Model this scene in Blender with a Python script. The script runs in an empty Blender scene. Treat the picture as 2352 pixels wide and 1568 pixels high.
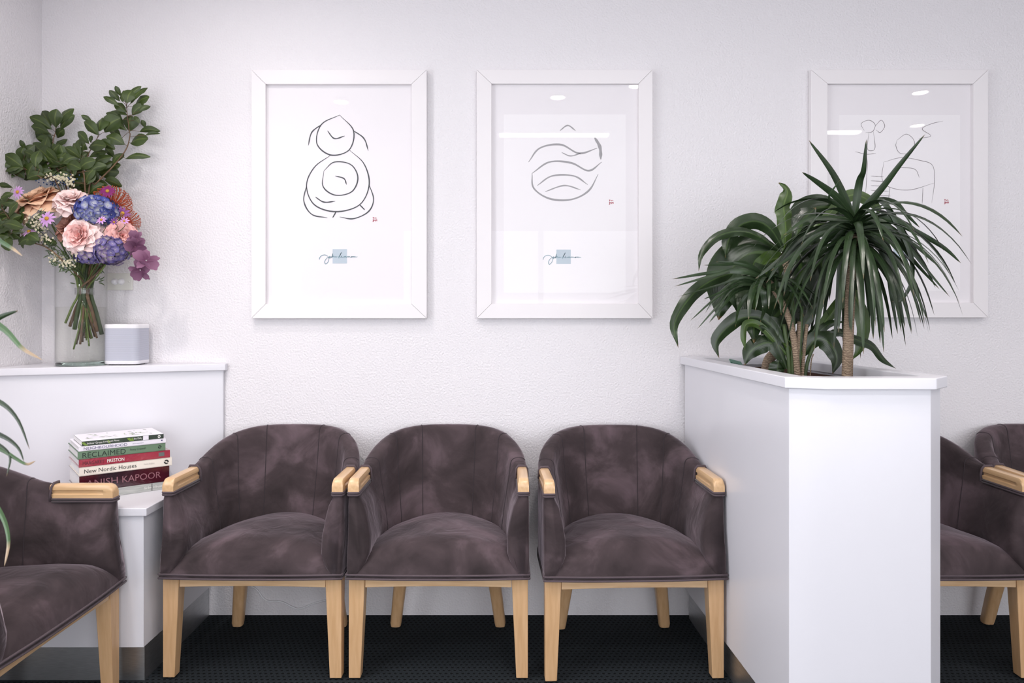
import bpy, bmesh, math, random
from mathutils import Vector, Matrix
PI = math.pi
rnd = random.Random(7)
scene = bpy.context.scene
COL = scene.collection

# ------------------------------------------------------------------ camera
F = 1620.0; CX = 1160.0; CY = 730.0; D = F/540.0; CZ = 1.263
DO = 3.7037; K = D/DO       # depths below are written for DO and scaled to D
cam_d = bpy.data.cameras.new('camera'); cam = bpy.data.objects.new('camera', cam_d); COL.objects.link(cam)
cam.location = (0, -D, CZ); cam.rotation_euler = (PI/2, 0, 0)
cam_d.sensor_width = 36; cam_d.lens = F/2352*36
cam_d.shift_x = (1176-CX)/2352; cam_d.shift_y = -(784-CY)/2352
cam_d.clip_start = 0.05
cam_d.dof.use_dof = True; cam_d.dof.focus_distance = 2.55; cam_d.dof.aperture_fstop = 5.0
scene.camera = cam

# ------------------------------------------------------------------ light
w = bpy.data.worlds.new('world'); scene.world = w; w.use_nodes = True
w.node_tree.nodes['Background'].inputs[0].default_value = (0.8, 0.88, 1, 1)
w.node_tree.nodes['Background'].inputs[1].default_value = 1.0
def area(name, loc, rot, sx, sy, power, color):
    l = bpy.data.lights.new(name, 'AREA'); l.shape = 'RECTANGLE'; l.size = sx; l.size_y = sy
    l.energy = power; l.color = color
    o = bpy.data.objects.new(name, l); COL.objects.link(o); o.location = loc; o.rotation_euler = rot
    return o
REAR = -5.0; RIGHT = 4.6; LEFT = -1.97; CEIL = 2.72
area('shopfront_daylight', (1.2, REAR+0.02, 1.20), (PI/2, 0, 0), 4.8, 2.2, 93, (0.97, 0.955, 0.985))
area('side_window_daylight', (LEFT+0.02, -3.2, 1.55), (0, -PI/2, 0), 1.1, .9, 22, (0.90, 0.94, 1.0))
area('added_door_fill', (LEFT+0.02, -1.9, 1.05), (0, -PI/2, 0), 2.0, .9, 24, (0.93, 0.95, 1.0))  # light of an unseen glass door, added to brighten the side table front
# ceiling downlights (those in this first loop are the ones the picture glass reflects)
DOWN = []
for px, py in ((785, 238), (1281, 228), (1460, 202), (2110, 217), (2103, 292)):
    path = (CEIL-0.01-CZ)/((CY-py)/F)
    DOWN.append(((px-CX)/F*path, -(path-D+.02)))
DOWN += [(-1.42, -1.32), (-1.0, -.75)]  # further downlights added to brighten the left corner, not taken from reflections
for x, y in DOWN:
    l = bpy.data.lights.new('downlight_lamp', 'SPOT'); l.energy = {-1.42: 34, -1.0: 15}.get(x, 20); l.spot_size = math.radians(115); l.spot_blend = 0.8
    l.shadow_soft_size = 0.05; l.color = (1.0, 0.90, 0.88)
    o = bpy.data.objects.new('downlight_lamp', l); COL.objects.link(o); o.location = (x, y, CEIL-0.035)
STRIP = ((-0.02, 1.0, -3.1),)
scene.view_settings.view_transform = 'Standard'; scene.view_settings.look = 'None'
scene.view_settings.gamma = 1; scene.view_settings.exposure = -0.03
scene.view_settings.use_curve_mapping = False
scene.cycles.transparent_max_bounces = 32

# ------------------------------------------------------------------ helpers
def P(px, py, d):
    d = d*K
    return Vector(((px-CX)/F*d, d-D, CZ-(py-CY)/F*d))
def V(*a): return Vector(a)

def srgb(r, g, b):
    f = lambda c: (c/255/12.92) if c/255 <= 0.04045 else ((c/255+0.055)/1.055)**2.4
    return (f(r), f(g), f(b), 1)

class MB:
    def __init__(s): s.v = []; s.f = []; s.uv = []; s.m = []
    def add(s, verts, faces, uvs=None, mat=0):
        o = len(s.v); s.v += [Vector(p) for p in verts]
        s.uv += (uvs if uvs else [(0, 0)]*len(verts))
        s.f += [tuple(i+o for i in f) for f in faces]; s.m += [mat]*len(faces)
        return s
    def grid(s, rows, cu=False, cv=False, mat=0, uv=True):
        n = len(rows); m = len(rows[0]); vs = [p for r in rows for p in r]
        uvs = [(j/max(1, m-1), i/max(1, n-1)) for i in range(n) for j in range(m)]
        fs = []
        for i in range(n if cv else n-1):
            for j in range(m if cu else m-1):
                a = i*m+j; b = i*m+(j+1) % m; c = ((i+1) % n)*m+(j+1) % m; d = ((i+1) % n)*m+j
                fs.append((a, b, c, d))
        return s.add(vs, fs, uvs, mat)
    def loft(s, rings, mat=0, caps=True):
        s.grid(rings, cu=True, mat=mat)
        m = len(rings[0]); n = len(rings); o = len(s.v)-m*n
        if caps:
            s.f.append(tuple(o+j for j in range(m))[::-1]); s.f.append(tuple(o+(n-1)*m+j for j in range(m))); s.m += [mat, mat]
        return s
    def tube(s, pts, r, n=8, mat=0, caps=True):
        pts = [Vector(p) for p in pts]
        if len(pts) < 2: return s
        rings = []; ref = None
        for i, p in enumerate(pts):
            t = (pts[min(i+1, len(pts)-1)]-pts[max(i-1, 0)])
            if t.length < 1e-9: t = Vector((0, 0, 1))
            t.normalize()
            if ref is None:
                ref = Vector((0, 0, 1)) if abs(t.z) < .9 else Vector((1, 0, 0))
            u = t.cross(ref)
            if u.length < 1e-6: u = t.cross(Vector((0.3, 1, 0.2)))
            u.normalize(); vv = u.cross(t).normalized(); ref = vv
            rr = r[i] if isinstance(r, (list, tuple)) else r
            rings.append([p+(u*math.cos(2*PI*k/n)+vv*math.sin(2*PI*k/n))*rr for k in range(n)])
        return s.loft(rings, mat, caps)
    def box(s, c, size, M=None, mat=0):
        x, y, z = [q/2 for q in size]; c = Vector(c)
        vs = [Vector(p) for p in ((-x,-y,-z),(x,-y,-z),(x,y,-z),(-x,y,-z),(-x,-y,z),(x,-y,z),(x,y,z),(-x,y,z))]
        if M: vs = [M @ p for p in vs]
        return s.add([p+c for p in vs], [(3,2,1,0),(4,5,6,7),(0,1,5,4),(1,2,6,5),(2,3,7,6),(3,0,4,7)], None, mat)
    def prism(s, poly, z0, z1, mat=0):
        n = len(poly)
        vs = [(x, y, z0) for x, y in poly]+[(x, y, z1) for x, y in poly]
        fs = [tuple(range(n))[::-1], tuple(range(n, 2*n))]+[(i, (i+1) % n, n+(i+1) % n, n+i) for i in range(n)]
        return s.add(vs, fs, None, mat)
    def lathe(s, prof, c=(0, 0, 0), n=32, mat=0, axis=None):
        c = Vector(c)
        q = Vector((0, 0, 1)).rotation_difference(Vector(axis).normalized()) if axis else None
        rings = []
        for r, z in prof:
            ring = []
            for k in range(n):
                p = Vector((r*math.cos(2*PI*k/n), r*math.sin(2*PI*k/n), z))
                if q: p = q @ p
                ring.append(p+c)
            rings.append(ring)
        return s.loft(rings, mat, caps=True)
    def ball(s, c, r, nu=8, nv=5, mat=0, sc=(1, 1, 1)):
        rings = []
        for i in range(nv+1):
            a = -PI/2+PI*(i+.02 if i == 0 else (i-.02 if i == nv else i))/nv
            rings.append([Vector(c)+Vector((r*math.cos(a)*math.cos(2*PI*k/nu)*sc[0], r*math.cos(a)*math.sin(2*PI*k/nu)*sc[1], r*math.sin(a)*sc[2])) for k in range(nu)])
        return s.loft(rings, mat)
    def build(s, name, mats, parent=None, origin=None, smooth=True, bevel=0, bseg=2, sub=0, auto=None, solid=0):
        me = bpy.data.meshes.new(name)
        off = Vector(origin) if origin is not None else (Vector(parent.get('_o', (0, 0, 0))) if parent else Vector((0, 0, 0)))
        me.from_pydata([tuple(p-off) for p in s.v], [], s.f)
        if not isinstance(mats, (list, tuple)): mats = [mats]
        for m in mats: me.materials.append(m)
        uvl = me.uv_layers.new(name='UVMap')
        for pi_, poly in enumerate(me.polygons):
            poly.material_index = s.m[pi_]; poly.use_smooth = smooth
            for li in poly.loop_indices: uvl.data[li].uv = s.uv[me.loops[li].vertex_index]
        me.validate()
        bm = bmesh.new(); bm.from_mesh(me); 
        if auto is not None:
            for e in bm.edges:
                if len(e.link_faces) == 2 and e.calc_face_angle(0) > math.radians(auto): e.smooth = False
        bm.to_mesh(me); bm.free()
        o = bpy.data.objects.new(name, me); COL.objects.link(o)
        if parent: o.parent = parent
        if origin is not None and not parent: o.location = off
        if bevel:
            b = o.modifiers.new('bevel', 'BEVEL'); b.width = bevel; b.segments = bseg; b.limit_method = 'ANGLE'; b.angle_limit = math.radians(35)
            wn = o.modifiers.new('wn', 'WEIGHTED_NORMAL'); wn.keep_sharp = False
        if sub:
            b = o.modifiers.new('sub', 'SUBSURF'); b.levels = sub; b.render_levels = sub
        if solid:
            b = o.modifiers.new('solid', 'SOLIDIFY'); b.thickness = solid
        return o

def recalc(o):
    bm = bmesh.new(); bm.from_mesh(o.data); bmesh.ops.recalc_face_normals(bm, faces=bm.faces); bm.to_mesh(o.data); bm.free(); return o
def tag(o, label, cat, group=None, kind=None):
    o['label'] = label; o['category'] = cat
    if group: o['group'] = group
    if kind: o['kind'] = kind
    return o
def empty(name, loc, label, cat, group=None, rz=0, local=False):
    o = bpy.data.objects.new(name, None); COL.objects.link(o); o.location = loc; o.rotation_euler = (0, 0, rz)
    o.empty_display_size = 0.05
    if not local: o['_o'] = tuple(loc)
    return tag(o, label, cat, group)
def struct(o): o['kind'] = 'structure'; return recalc(o)
def dup(root, loc, rz, label, group=None):
    r = root.copy(); COL.objects.link(r); r.location = loc; r.rotation_euler = (0, 0, rz); r['label'] = label
    if group: r['group'] = group
    for ch in list(root.children):
        c = ch.copy(); COL.objects.link(c); c.parent = r
        for g in list(ch.children):
            d = g.copy(); COL.objects.link(d); d.parent = c
    return r
def spline(pts, n):
    pts = [Vector(p) for p in pts]
    if len(pts) == 2: return [pts[0].lerp(pts[1], i/(n-1)) for i in range(n)]
    ext = [pts[0]*2-pts[1]]+pts+[pts[-1]*2-pts[-2]]
    out = []; seg = len(pts)-1
    for i in range(n):
        t = i/(n-1)*seg; k = min(int(t), seg-1); t -= k
        a, b, c, d = ext[k:k+4]
        out.append(0.5*((2*b)+(c-a)*t+(2*a-5*b+4*c-d)*t*t+(3*b-a-3*c+d)*t**3))
    return out

# ------------------------------------------------------------------ materials
def new_mat(name):
    m = bpy.data.materials.new(name); m.use_nodes = True
    nt = m.node_tree; b = nt.nodes['Principled BSDF']
    return m, nt, b
def N(nt, t, **kw):
    n = nt.nodes.new(t)
    for k, v in kw.items(): setattr(n, k, v)
    return n
def mat(name, color, rough=0.5, metal=0, noise=0, nscale=20, bump=0, bscale=100, spec=0.5, sheen=0, coat=0, var=None, stretch=None, detail=4, bdist=0.002):
    m, nt, b = new_mat(name); L = nt.links
    b.inputs['Base Color'].default_value = color; b.inputs['Roughness'].default_value = rough
    b.inputs['Metallic'].default_value = metal; b.inputs['Specular IOR Level'].default_value = spec
    if sheen: b.inputs['Sheen Weight'].default_value = sheen; b.inputs['Sheen Roughness'].default_value = .4
    if coat: b.inputs['Coat Weight'].default_value = coat; b.inputs['Coat Roughness'].default_value = .15
    tc = N(nt, 'ShaderNodeTexCoord'); mp = N(nt, 'ShaderNodeMapping'); L.new(tc.outputs['Object'], mp.inputs[0])
    if stretch: mp.inputs['Scale'].default_value = stretch
    if noise or var:
        no = N(nt, 'ShaderNodeTexNoise'); no.inputs['Scale'].default_value = nscale; no.inputs['Detail'].default_value = detail
        L.new(mp.outputs[0], no.inputs['Vector'])
        rp = N(nt, 'ShaderNodeValToRGB'); rp.color_ramp.elements[0].position = .3; rp.color_ramp.elements[1].position = .7
        c2 = var or tuple(min(1, c*(1+noise)) for c in color[:3])+(1,)
        c1 = color if var else tuple(c*(1-noise) for c in color[:3])+(1,)
        rp.color_ramp.elements[0].color = c1; rp.color_ramp.elements[1].color = c2
        L.new(no.outputs['Fac'], rp.inputs[0]); L.new(rp.outputs[0], b.inputs['Base Color'])
    if bump:
        n2 = N(nt, 'ShaderNodeTexNoise'); n2.inputs['Scale'].default_value = bscale; n2.inputs['Detail'].default_value = 3
        L.new(tc.outputs['Object'], n2.inputs['Vector'])
        bp = N(nt, 'ShaderNodeBump'); bp.inputs['Strength'].default_value = bump; bp.inputs['Distance'].default_value = bdist
        L.new(n2.outputs['Fac'], bp.inputs['Height']); L.new(bp.outputs[0], b.inputs['Normal'])
    return m

M = {}
M['wall'] = mat('white_textured_plaster', (0.80, 0.777, 0.795, 1), .7, bump=.8, bscale=125, bdist=.005)
M['ceiling'] = mat('ceiling_white', (.80, .77, .78, 1), .9)
M['laminate'] = mat('white_laminate', (.74, .735, .775, 1), .28, bump=.03, bscale=300)
M['frame_white'] = mat('white_painted_frame', (.82, .79, .80, 1), .45, bump=.15, bscale=60, bdist=.001)
M['frame_joint'] = mat('frame_mitre_gap', (.50, .48, .49, 1), .8)
M['paper'] = mat('art_paper', (.82, .79, .81, 1), .8)
M['sheet'] = mat('print_sheet', (.87, .845, .86, 1), .8)
M['ink'] = mat('charcoal_ink', srgb(78, 80, 84), .8)
M['ink_grey'] = mat('grey_ink', srgb(160, 158, 160), .8)
M['ink_thin'] = mat('thin_pencil_line', srgb(120, 112, 114), .8)
M['seal'] = mat('red_seal_ink', srgb(176, 70, 84), .8)
M['bluegrey'] = mat('blue_grey_print', srgb(186, 198, 207), .8)
M['sig'] = mat('signature_ink', srgb(120, 150, 162), .8)
M['steel'] = mat('brushed_steel', (.55, .56, .57, 1), .42, metal=1, noise=.12, nscale=30, stretch=(1, 1, 20))
M['wood'] = mat('light_beech_wood', srgb(198, 158, 114), .38, var=srgb(212, 174, 132), nscale=9, stretch=(10, 10, .9), coat=.15)
M['wood_h'] = mat('light_beech_rail', srgb(204, 166, 124), .38, var=srgb(222, 188, 148), nscale=9, stretch=(.9, 10, 10), coat=.15)
M['wood_y'] = mat('light_beech_arm', srgb(206, 168, 124), .32, var=srgb(222, 186, 142), nscale=9, stretch=(10, .9, 10), coat=.3)
M['glide'] = mat('metal_glide', (.5, .5, .5, 1), .3, metal=1)
M['piping'] = mat('velvet_piping', srgb(84, 72, 77), .9, sheen=.1)
M['seam'] = mat('velvet_seam', srgb(52, 44, 48), .9)
M['black'] = mat('black_plastic', (.02, .02, .02, 1), .5)
M['white_plastic'] = mat('white_plastic', (.86, .85, .87, 1), .35)
M['cream_plastic'] = mat('cream_plastic', (.72, .71, .66, 1), .35)
M['cable'] = mat('white_cable', (.88, .88, .90, 1), .4)
M['soil'] = mat('potting_soil', (.03, .018, .012, 1), .95, noise=.5, nscale=80, bump=1, bscale=90, bdist=.01)
M['liner'] = mat('brown_timber_liner', srgb(66, 40, 28), .6, var=srgb(88, 56, 38), nscale=12, stretch=(1, 1, 8))
M['pages'] = mat('book_pages', (.88, .87, .86, 1), .85, noise=.05, nscale=20, stretch=(1, 1, 60))
M['stem'] = mat('green_stem', srgb(84, 102, 50), .5, var=srgb(110, 128, 62), nscale=14)
M['stem_dark'] = mat('dark_green_stem', srgb(52, 70, 40), .5, var=srgb(74, 92, 50), nscale=14)
M['stem_brown'] = mat('brown_woody_stem', srgb(88, 66, 50), .7, var=srgb(118, 92, 66), nscale=30, bump=.4, bscale=120)
M['trim_white'] = mat('window_frame_white', (.8, .8, .8, 1), .4)

# velvet: brushed nap patches
def velvet():
    m, nt, b = new_mat('plum_grey_velvet'); L = nt.links
    tc = N(nt, 'ShaderNodeTexCoord'); oi = N(nt, 'ShaderNodeObjectInfo')
    add = N(nt, 'ShaderNodeVectorMath', operation='ADD'); L.new(tc.outputs['Object'], add.inputs[0])
    sc = N(nt, 'ShaderNodeVectorMath', operation='SCALE'); sc.inputs['Scale'].default_value = 3.0
    L.new(oi.outputs['Location'], sc.inputs[0]); L.new(sc.outputs[0], add.inputs[1])
    n1 = N(nt, 'ShaderNodeTexNoise'); n1.inputs['Scale'].default_value = 5.5; n1.inputs['Detail'].default_value = 5; n1.inputs['Distortion'].default_value = .55; n1.inputs['Roughness'].default_value = .55
    L.new(add.outputs[0], n1.inputs['Vector'])
    rp = N(nt, 'ShaderNodeValToRGB'); e = rp.color_ramp.elements
    e[0].position = .34; e[0].color = srgb(50, 43, 44); e[1].position = .72; e[1].color = srgb(102, 87, 92)
    x = rp.color_ramp.elements.new(.52); x.color = srgb(69, 59, 61)
    L.new(n1.outputs['Fac'], rp.inputs[0]); L.new(rp.outputs[0], b.inputs['Base Color'])
    b.inputs['Roughness'].default_value = .85; b.inputs['Specular IOR Level'].default_value = .15
    b.inputs['Sheen Weight'].default_value = .45; b.inputs['Sheen Roughness'].default_value = .35
    b.inputs['Sheen Tint'].default_value = (.85, .72, .80, 1)
    n2 = N(nt, 'ShaderNodeTexNoise'); n2.inputs['Scale'].default_value = 9; n2.inputs['Detail'].default_value = 3; n2.inputs['Distortion'].default_value = .8
    L.new(add.outputs[0], n2.inputs['Vector'])
    n3 = N(nt, 'ShaderNodeTexNoise'); n3.inputs['Scale'].default_value = 600
    L.new(tc.outputs['Object'], n3.inputs['Vector'])
    b1 = N(nt, 'ShaderNodeBump'); b1.inputs['Strength'].default_value = .6; b1.inputs['Distance'].default_value = .014
    b2 = N(nt, 'ShaderNodeBump'); b2.inputs['Strength'].default_value = .15; b2.inputs['Distance'].default_value = .001
    L.new(n2.outputs['Fac'], b1.inputs['Height']); L.new(n3.outputs['Fac'], b2.inputs['Height'])
    L.new(b1.outputs[0], b2.inputs['Normal']); L.new(b2.outputs[0], b.inputs['Normal'])
    return m
M['velvet'] = velvet()

def carpet():
    m, nt, b = new_mat('charcoal_loop_carpet'); L = nt.links
    tc = N(nt, 'ShaderNodeTexCoord'); sp = N(nt, 'ShaderNodeSeparateXYZ'); L.new(tc.outputs['Object'], sp.inputs[0])
    def mth(op, a, bv=None, cv=None):
        n = N(nt, 'ShaderNodeMath', operation=op)
        for i, q in enumerate((a, bv, cv)):
            if q is None: continue
            if isinstance(q, (int, float)): n.inputs[i].default_value = q
            else: L.new(q, n.inputs[i])
        return n.outputs[0]
    PX, PY = .020, .021
    yy = mth('DIVIDE', sp.outputs['Y'], PY); row = mth('FLOOR', yy)
    odd = mth('MULTIPLY', mth('MODULO', row, 2.0), .5)
    xx = mth('ADD', mth('DIVIDE', sp.outputs['X'], PX), odd)
    fx = mth('SUBTRACT', mth('FRACT', xx), .5); fy = mth('SUBTRACT', mth('FRACT', yy), .5)
    r2 = mth('ADD', mth('MULTIPLY', mth('MULTIPLY', fx, fx), 1.0), mth('MULTIPLY', mth('MULTIPLY', fy, fy), 1.6))
    no = N(nt, 'ShaderNodeTexNoise'); no.inputs['Scale'].default_value = 260; no.inputs['Detail'].default_value = 3; L.new(tc.outputs['Object'], no.inputs['Vector'])
    r3 = mth('ADD', r2, mth('MULTIPLY', mth('SUBTRACT', no.outputs['Fac'], .5), .12))
    rp = N(nt, 'ShaderNodeValToRGB'); e = rp.color_ramp.elements
    e[0].position = .045; e[0].color = (.005, .0055, .0065, 1); e[1].position = .095; e[1].color = (.022, .027, .031, 1)
    L.new(r3, rp.inputs[0])
    mx = N(nt, 'ShaderNodeMixRGB', blend_type='MULTIPLY'); mx.inputs[0].default_value = .8
    rp2 = N(nt, 'ShaderNodeValToRGB'); rp2.color_ramp.elements[0].position = .3; rp2.color_ramp.elements[0].color = (.45, .45, .45, 1); rp2.color_ramp.elements[1].position = .7; rp2.color_ramp.elements[1].color = (1.5, 1.5, 1.5, 1)
    L.new(no.outputs['Fac'], rp2.inputs[0]); L.new(rp.outputs[0], mx.inputs[1]); L.new(rp2.outputs[0], mx.inputs[2])
    L.new(mx.outputs[0], b.inputs['Base Color']); b.inputs['Roughness'].default_value = .95; b.inputs['Specular IOR Level'].default_value = .1
    bp = N(nt, 'ShaderNodeBump'); bp.inputs['Strength'].default_value = .6; bp.inputs['Distance'].default_value = .003
    L.new(mth('ADD', rp.outputs[0], no.outputs['Fac']), bp.inputs['Height']); L.new(bp.outputs[0], b.inputs['Normal'])
    return m
M['carpet'] = carpet()

def leafmat(name, base, edge, rib, rough=.35, tip=None, trans=.0, vein=30):
    m, nt, b = new_mat(name); L = nt.links
    uv = N(nt, 'ShaderNodeUVMap'); sp = N(nt, 'ShaderNodeSeparateXYZ'); L.new(uv.outputs[0], sp.inputs[0])
    a = N(nt, 'ShaderNodeMath', operation='SUBTRACT'); a.inputs[1].default_value = .5; L.new(sp.outputs['X'], a.inputs[0])
    ab = N(nt, 'ShaderNodeMath', operation='ABSOLUTE'); L.new(a.outputs[0], ab.inputs[0])
    rp = N(nt, 'ShaderNodeValToRGB'); e = rp.color_ramp.elements
    e[0].position = 0; e[0].color = rib; e[1].position = 1; e[1].color = edge
    x = e.new(.035); x.color = rib; x = e.new(.06); x.color = base; x = e.new(.44); x.color = base
    L.new(ab.outputs[0], rp.inputs[0])
    tc = N(nt, 'ShaderNodeTexCoord'); no = N(nt, 'ShaderNodeTexNoise'); no.inputs['Scale'].default_value = 14; no.inputs['Detail'].default_value = 4
    L.new(tc.outputs['Object'], no.inputs['Vector'])
    hs = N(nt, 'ShaderNodeMapRange'); hs.inputs['From Min'].default_value = .25; hs.inputs['From Max'].default_value = .75; hs.inputs['To Min'].default_value = .6; hs.inputs['To Max'].default_value = 1.45
    L.new(no.outputs['Fac'], hs.inputs['Value'])
    mx = N(nt, 'ShaderNodeVectorMath', operation='SCALE'); L.new(rp.outputs[0], mx.inputs[0]); L.new(hs.outputs[0], mx.inputs['Scale'])
    out = mx.outputs[0]
    if tip:
        r2 = N(nt, 'ShaderNodeValToRGB'); r2.color_ramp.elements[0].position = tip[0]; r2.color_ramp.elements[0].color = (0, 0, 0, 1); r2.color_ramp.elements[1].position = tip[1]; r2.color_ramp.elements[1].color = (1, 1, 1, 1)
        L.new(sp.outputs['Y'], r2.inputs[0])
        mm = N(nt, 'ShaderNodeMixRGB'); L.new(r2.outputs[0], mm.inputs[0]); L.new(out, mm.inputs[1]); mm.inputs[2].default_value = tip[2]; out = mm.outputs[0]
    L.new(out, b.inputs['Base Color']); b.inputs['Roughness'].default_value = rough
    wv = N(nt, 'ShaderNodeTexWave'); wv.wave_type = 'BANDS'; wv.bands_direction = 'X'; wv.inputs['Scale'].default_value = vein/6.3
    L.new(uv.outputs[0], wv.inputs['Vector'])
    bp = N(nt, 'ShaderNodeBump'); bp.inputs['Strength'].default_value = .10; bp.inputs['Distance'].default_value = .001
    L.new(wv.outputs['Fac'], bp.inputs['Height']); L.new(bp.outputs[0], b.inputs['Normal'])
    return m
M['leaf_branch'] = leafmat('smoke_bush_leaf', srgb(54, 70, 26), srgb(60, 78, 30), srgb(84, 98, 44), .42, vein=8)
M['leaf_spiky'] = leafmat('dragon_tree_leaf', srgb(40, 56, 34), srgb(58, 74, 42), srgb(48, 66, 40), .25, tip=(.95, 1.0, srgb(110, 90, 60)))
M['leaf_broad'] = leafmat('corn_plant_leaf', srgb(36, 52, 28), srgb(72, 88, 38), srgb(54, 74, 36), .27, tip=(.96, .995, srgb(120, 92, 60)))
M['leaf_light'] = leafmat('young_corn_leaf', srgb(58, 80, 32), srgb(86, 108, 48), srgb(84, 106, 52), .32, tip=(.97, 1.0, srgb(120, 92, 60)))
M['leaf_brown'] = leafmat('brown_tipped_leaf', srgb(60, 90, 48), srgb(90, 110, 60), srgb(90, 116, 70), .4, tip=(.80, .87, srgb(176, 150, 120)))
M['leaf_small'] = leafmat('fine_green_leaf', srgb(66, 88, 48), srgb(74, 96, 52), srgb(90, 110, 64), .5, vein=6)

def petal(name, c1, c2, rough=.6):
    m, nt, b = new_mat(name); L = nt.links
    uv = N(nt, 'ShaderNodeUVMap'); sp = N(nt, 'ShaderNodeSeparateXYZ'); L.new(uv.outputs[0], sp.inputs[0])
    rp = N(nt, 'ShaderNodeValToRGB'); rp.color_ramp.elements[0].color = c1; rp.color_ramp.elements[1].color = c2; rp.color_ramp.elements[1].position = .85
    L.new(sp.outputs['Y'], rp.inputs[0]); L.new(rp.outputs[0], b.inputs['Base Color'])
    b.inputs['Roughness'].default_value = rough; b.inputs['Specular IOR Level'].default_value = .25
    b.inputs['Subsurface Weight'].default_value = .0
    return m
M['pet_pink'] = petal('pale_pink_petal', srgb(222, 156, 148), srgb(248, 224, 220))
M['pet_peach'] = petal('peach_petal', srgb(206, 130, 104), srgb(232, 194, 162))
M['pet_dusty'] = petal('dusty_rose_petal', srgb(196, 124, 106), srgb(214, 160, 144))
M['pet_rose'] = petal('rose_pink_petal', srgb(222, 140, 134), srgb(240, 188, 182))
M['pet_blue'] = petal('blue_hydrangea_petal', srgb(176, 180, 190), srgb(84, 88, 150))
M['pet_blue2'] = petal('deep_blue_petal', srgb(86, 96, 160), srgb(52, 62, 132))
M['pet_purple'] = petal('purple_hydrangea_petal', srgb(168, 158, 160), srgb(104, 84, 134))
M['pet_violet'] = petal('violet_petal', srgb(140, 130, 170), srgb(84, 76, 136))
M['pet_lilac'] = petal('lilac_daisy_petal', srgb(190, 140, 200), srgb(204, 160, 210))
M['pet_mauve'] = petal('mauve_daisy_petal', srgb(120, 66, 128), srgb(140, 88, 150))
M['pet_magenta'] = petal('magenta_petal', srgb(120, 40, 100), srgb(118, 30, 92))
M['pet_orchid'] = petal('mauve_orchid_petal', srgb(92, 50, 78), srgb(128, 88, 114))
M['cream_dot'] = mat('cream_floret', srgb(232, 224, 196), .7)
M['bluedot'] = mat('dark_blue_bud', srgb(44, 70, 108), .6)
M['yellow'] = mat('mustard_flower_eye', srgb(186, 142, 50), .8)
M['orange'] = mat('orange_style', srgb(186, 84, 44), .5)
M['orange_red'] = mat('rust_red_flower_base', srgb(150, 54, 36), .6)

def trunkmat():
    m, nt, b = new_mat('ringed_tan_bark'); L = nt.links
    tc = N(nt, 'ShaderNodeTexCoord'); wv = N(nt, 'ShaderNodeTexWave'); wv.bands_direction = 'Z'; wv.inputs['Scale'].default_value = 42; wv.inputs['Distortion'].default_value = 7; wv.inputs['Detail Scale'].default_value = 2
    L.new(tc.outputs['Object'], wv.inputs['Vector'])
    rp = N(nt, 'ShaderNodeValToRGB'); rp.color_ramp.elements[0].color = srgb(128, 108, 90); rp.color_ramp.elements[1].color = srgb(160, 140, 118)
    rp.color_ramp.elements[1].position = .45
    L.new(wv.outputs['Fac'], rp.inputs[0]); L.new(rp.outputs[0], b.inputs['Base Color']); b.inputs['Roughness'].default_value = .85
    bp = N(nt, 'ShaderNodeBump'); bp.inputs['Distance'].default_value = .0015; L.new(wv.outputs['Fac'], bp.inputs['Height']); L.new(bp.outputs[0], b.inputs['Normal'])
    return m
M['bark'] = trunkmat()

def glassmix(name, ior=1.45, tint=(1, 1, 1, 1), boost=0.0):
    m = bpy.data.materials.new(name); m.use_nodes = True; nt = m.node_tree; nt.nodes.clear(); L = nt.links
    out = N(nt, 'ShaderNodeOutputMaterial'); mx = N(nt, 'ShaderNodeMixShader'); tr = N(nt, 'ShaderNodeBsdfTransparent'); gl = N(nt, 'ShaderNodeBsdfGlossy')
    tr.inputs[0].default_value = tint; gl.inputs['Roughness'].default_value = 0.01; lw = N(nt, 'ShaderNodeLayerWeight'); pw = N(nt, 'ShaderNodeMath', operation='POWER'); pw.inputs[1].default_value = 4.0; lw.inputs[0].default_value = .5
    L.new(lw.outputs['Facing'], pw.inputs[0]); ma = N(nt, 'ShaderNodeMath', operation='MULTIPLY_ADD'); ma.inputs[1].default_value = .7
    ma.inputs[2].default_value = ((ior-1)/(ior+1))**2+boost; L.new(pw.outputs[0], ma.inputs[0]); L.new(ma.outputs[0], mx.inputs[0])
    L.new(tr.outputs[0], mx.inputs[1]); L.new(gl.outputs[0], mx.inputs[2]); L.new(mx.outputs[0], out.inputs[0])
    return m
M['pane'] = glassmix('picture_glass', 1.215)
M['vase'] = glassmix('vase_glass', 1.25, (.997, 1, .997, 1))
def realglass(name, ior, color=(1, 1, 1, 1)):
    m, nt, b = new_mat(name); b.inputs['Transmission Weight'].default_value = 1; b.inputs['Roughness'].default_value = 0; b.inputs['IOR'].default_value = ior; b.inputs['Base Color'].default_value = color
    return m
M['water'] = glassmix('water', 1.10, (.99, .99, .975, 1))
M['base_glass'] = realglass('thick_glass_base', 1.5, (.55, .68, .62, 1))
def emis(name, c, s):
    m = bpy.data.materials.new(name); m.use_nodes = True; nt = m.node_tree; nt.nodes.clear()
    e = N(nt, 'ShaderNodeEmission'); e.inputs[0].default_value = c; e.inputs[1].default_value = s
    o = N(nt, 'ShaderNodeOutputMaterial'); nt.links.new(e.outputs[0], o.inputs[0]); return m
M['lamp'] = emis('lamp_glow', (1, .95, .92, 1), 200)
M['strip'] = emis('tube_glow', (1, .97, .96, 1), 60)
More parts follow.
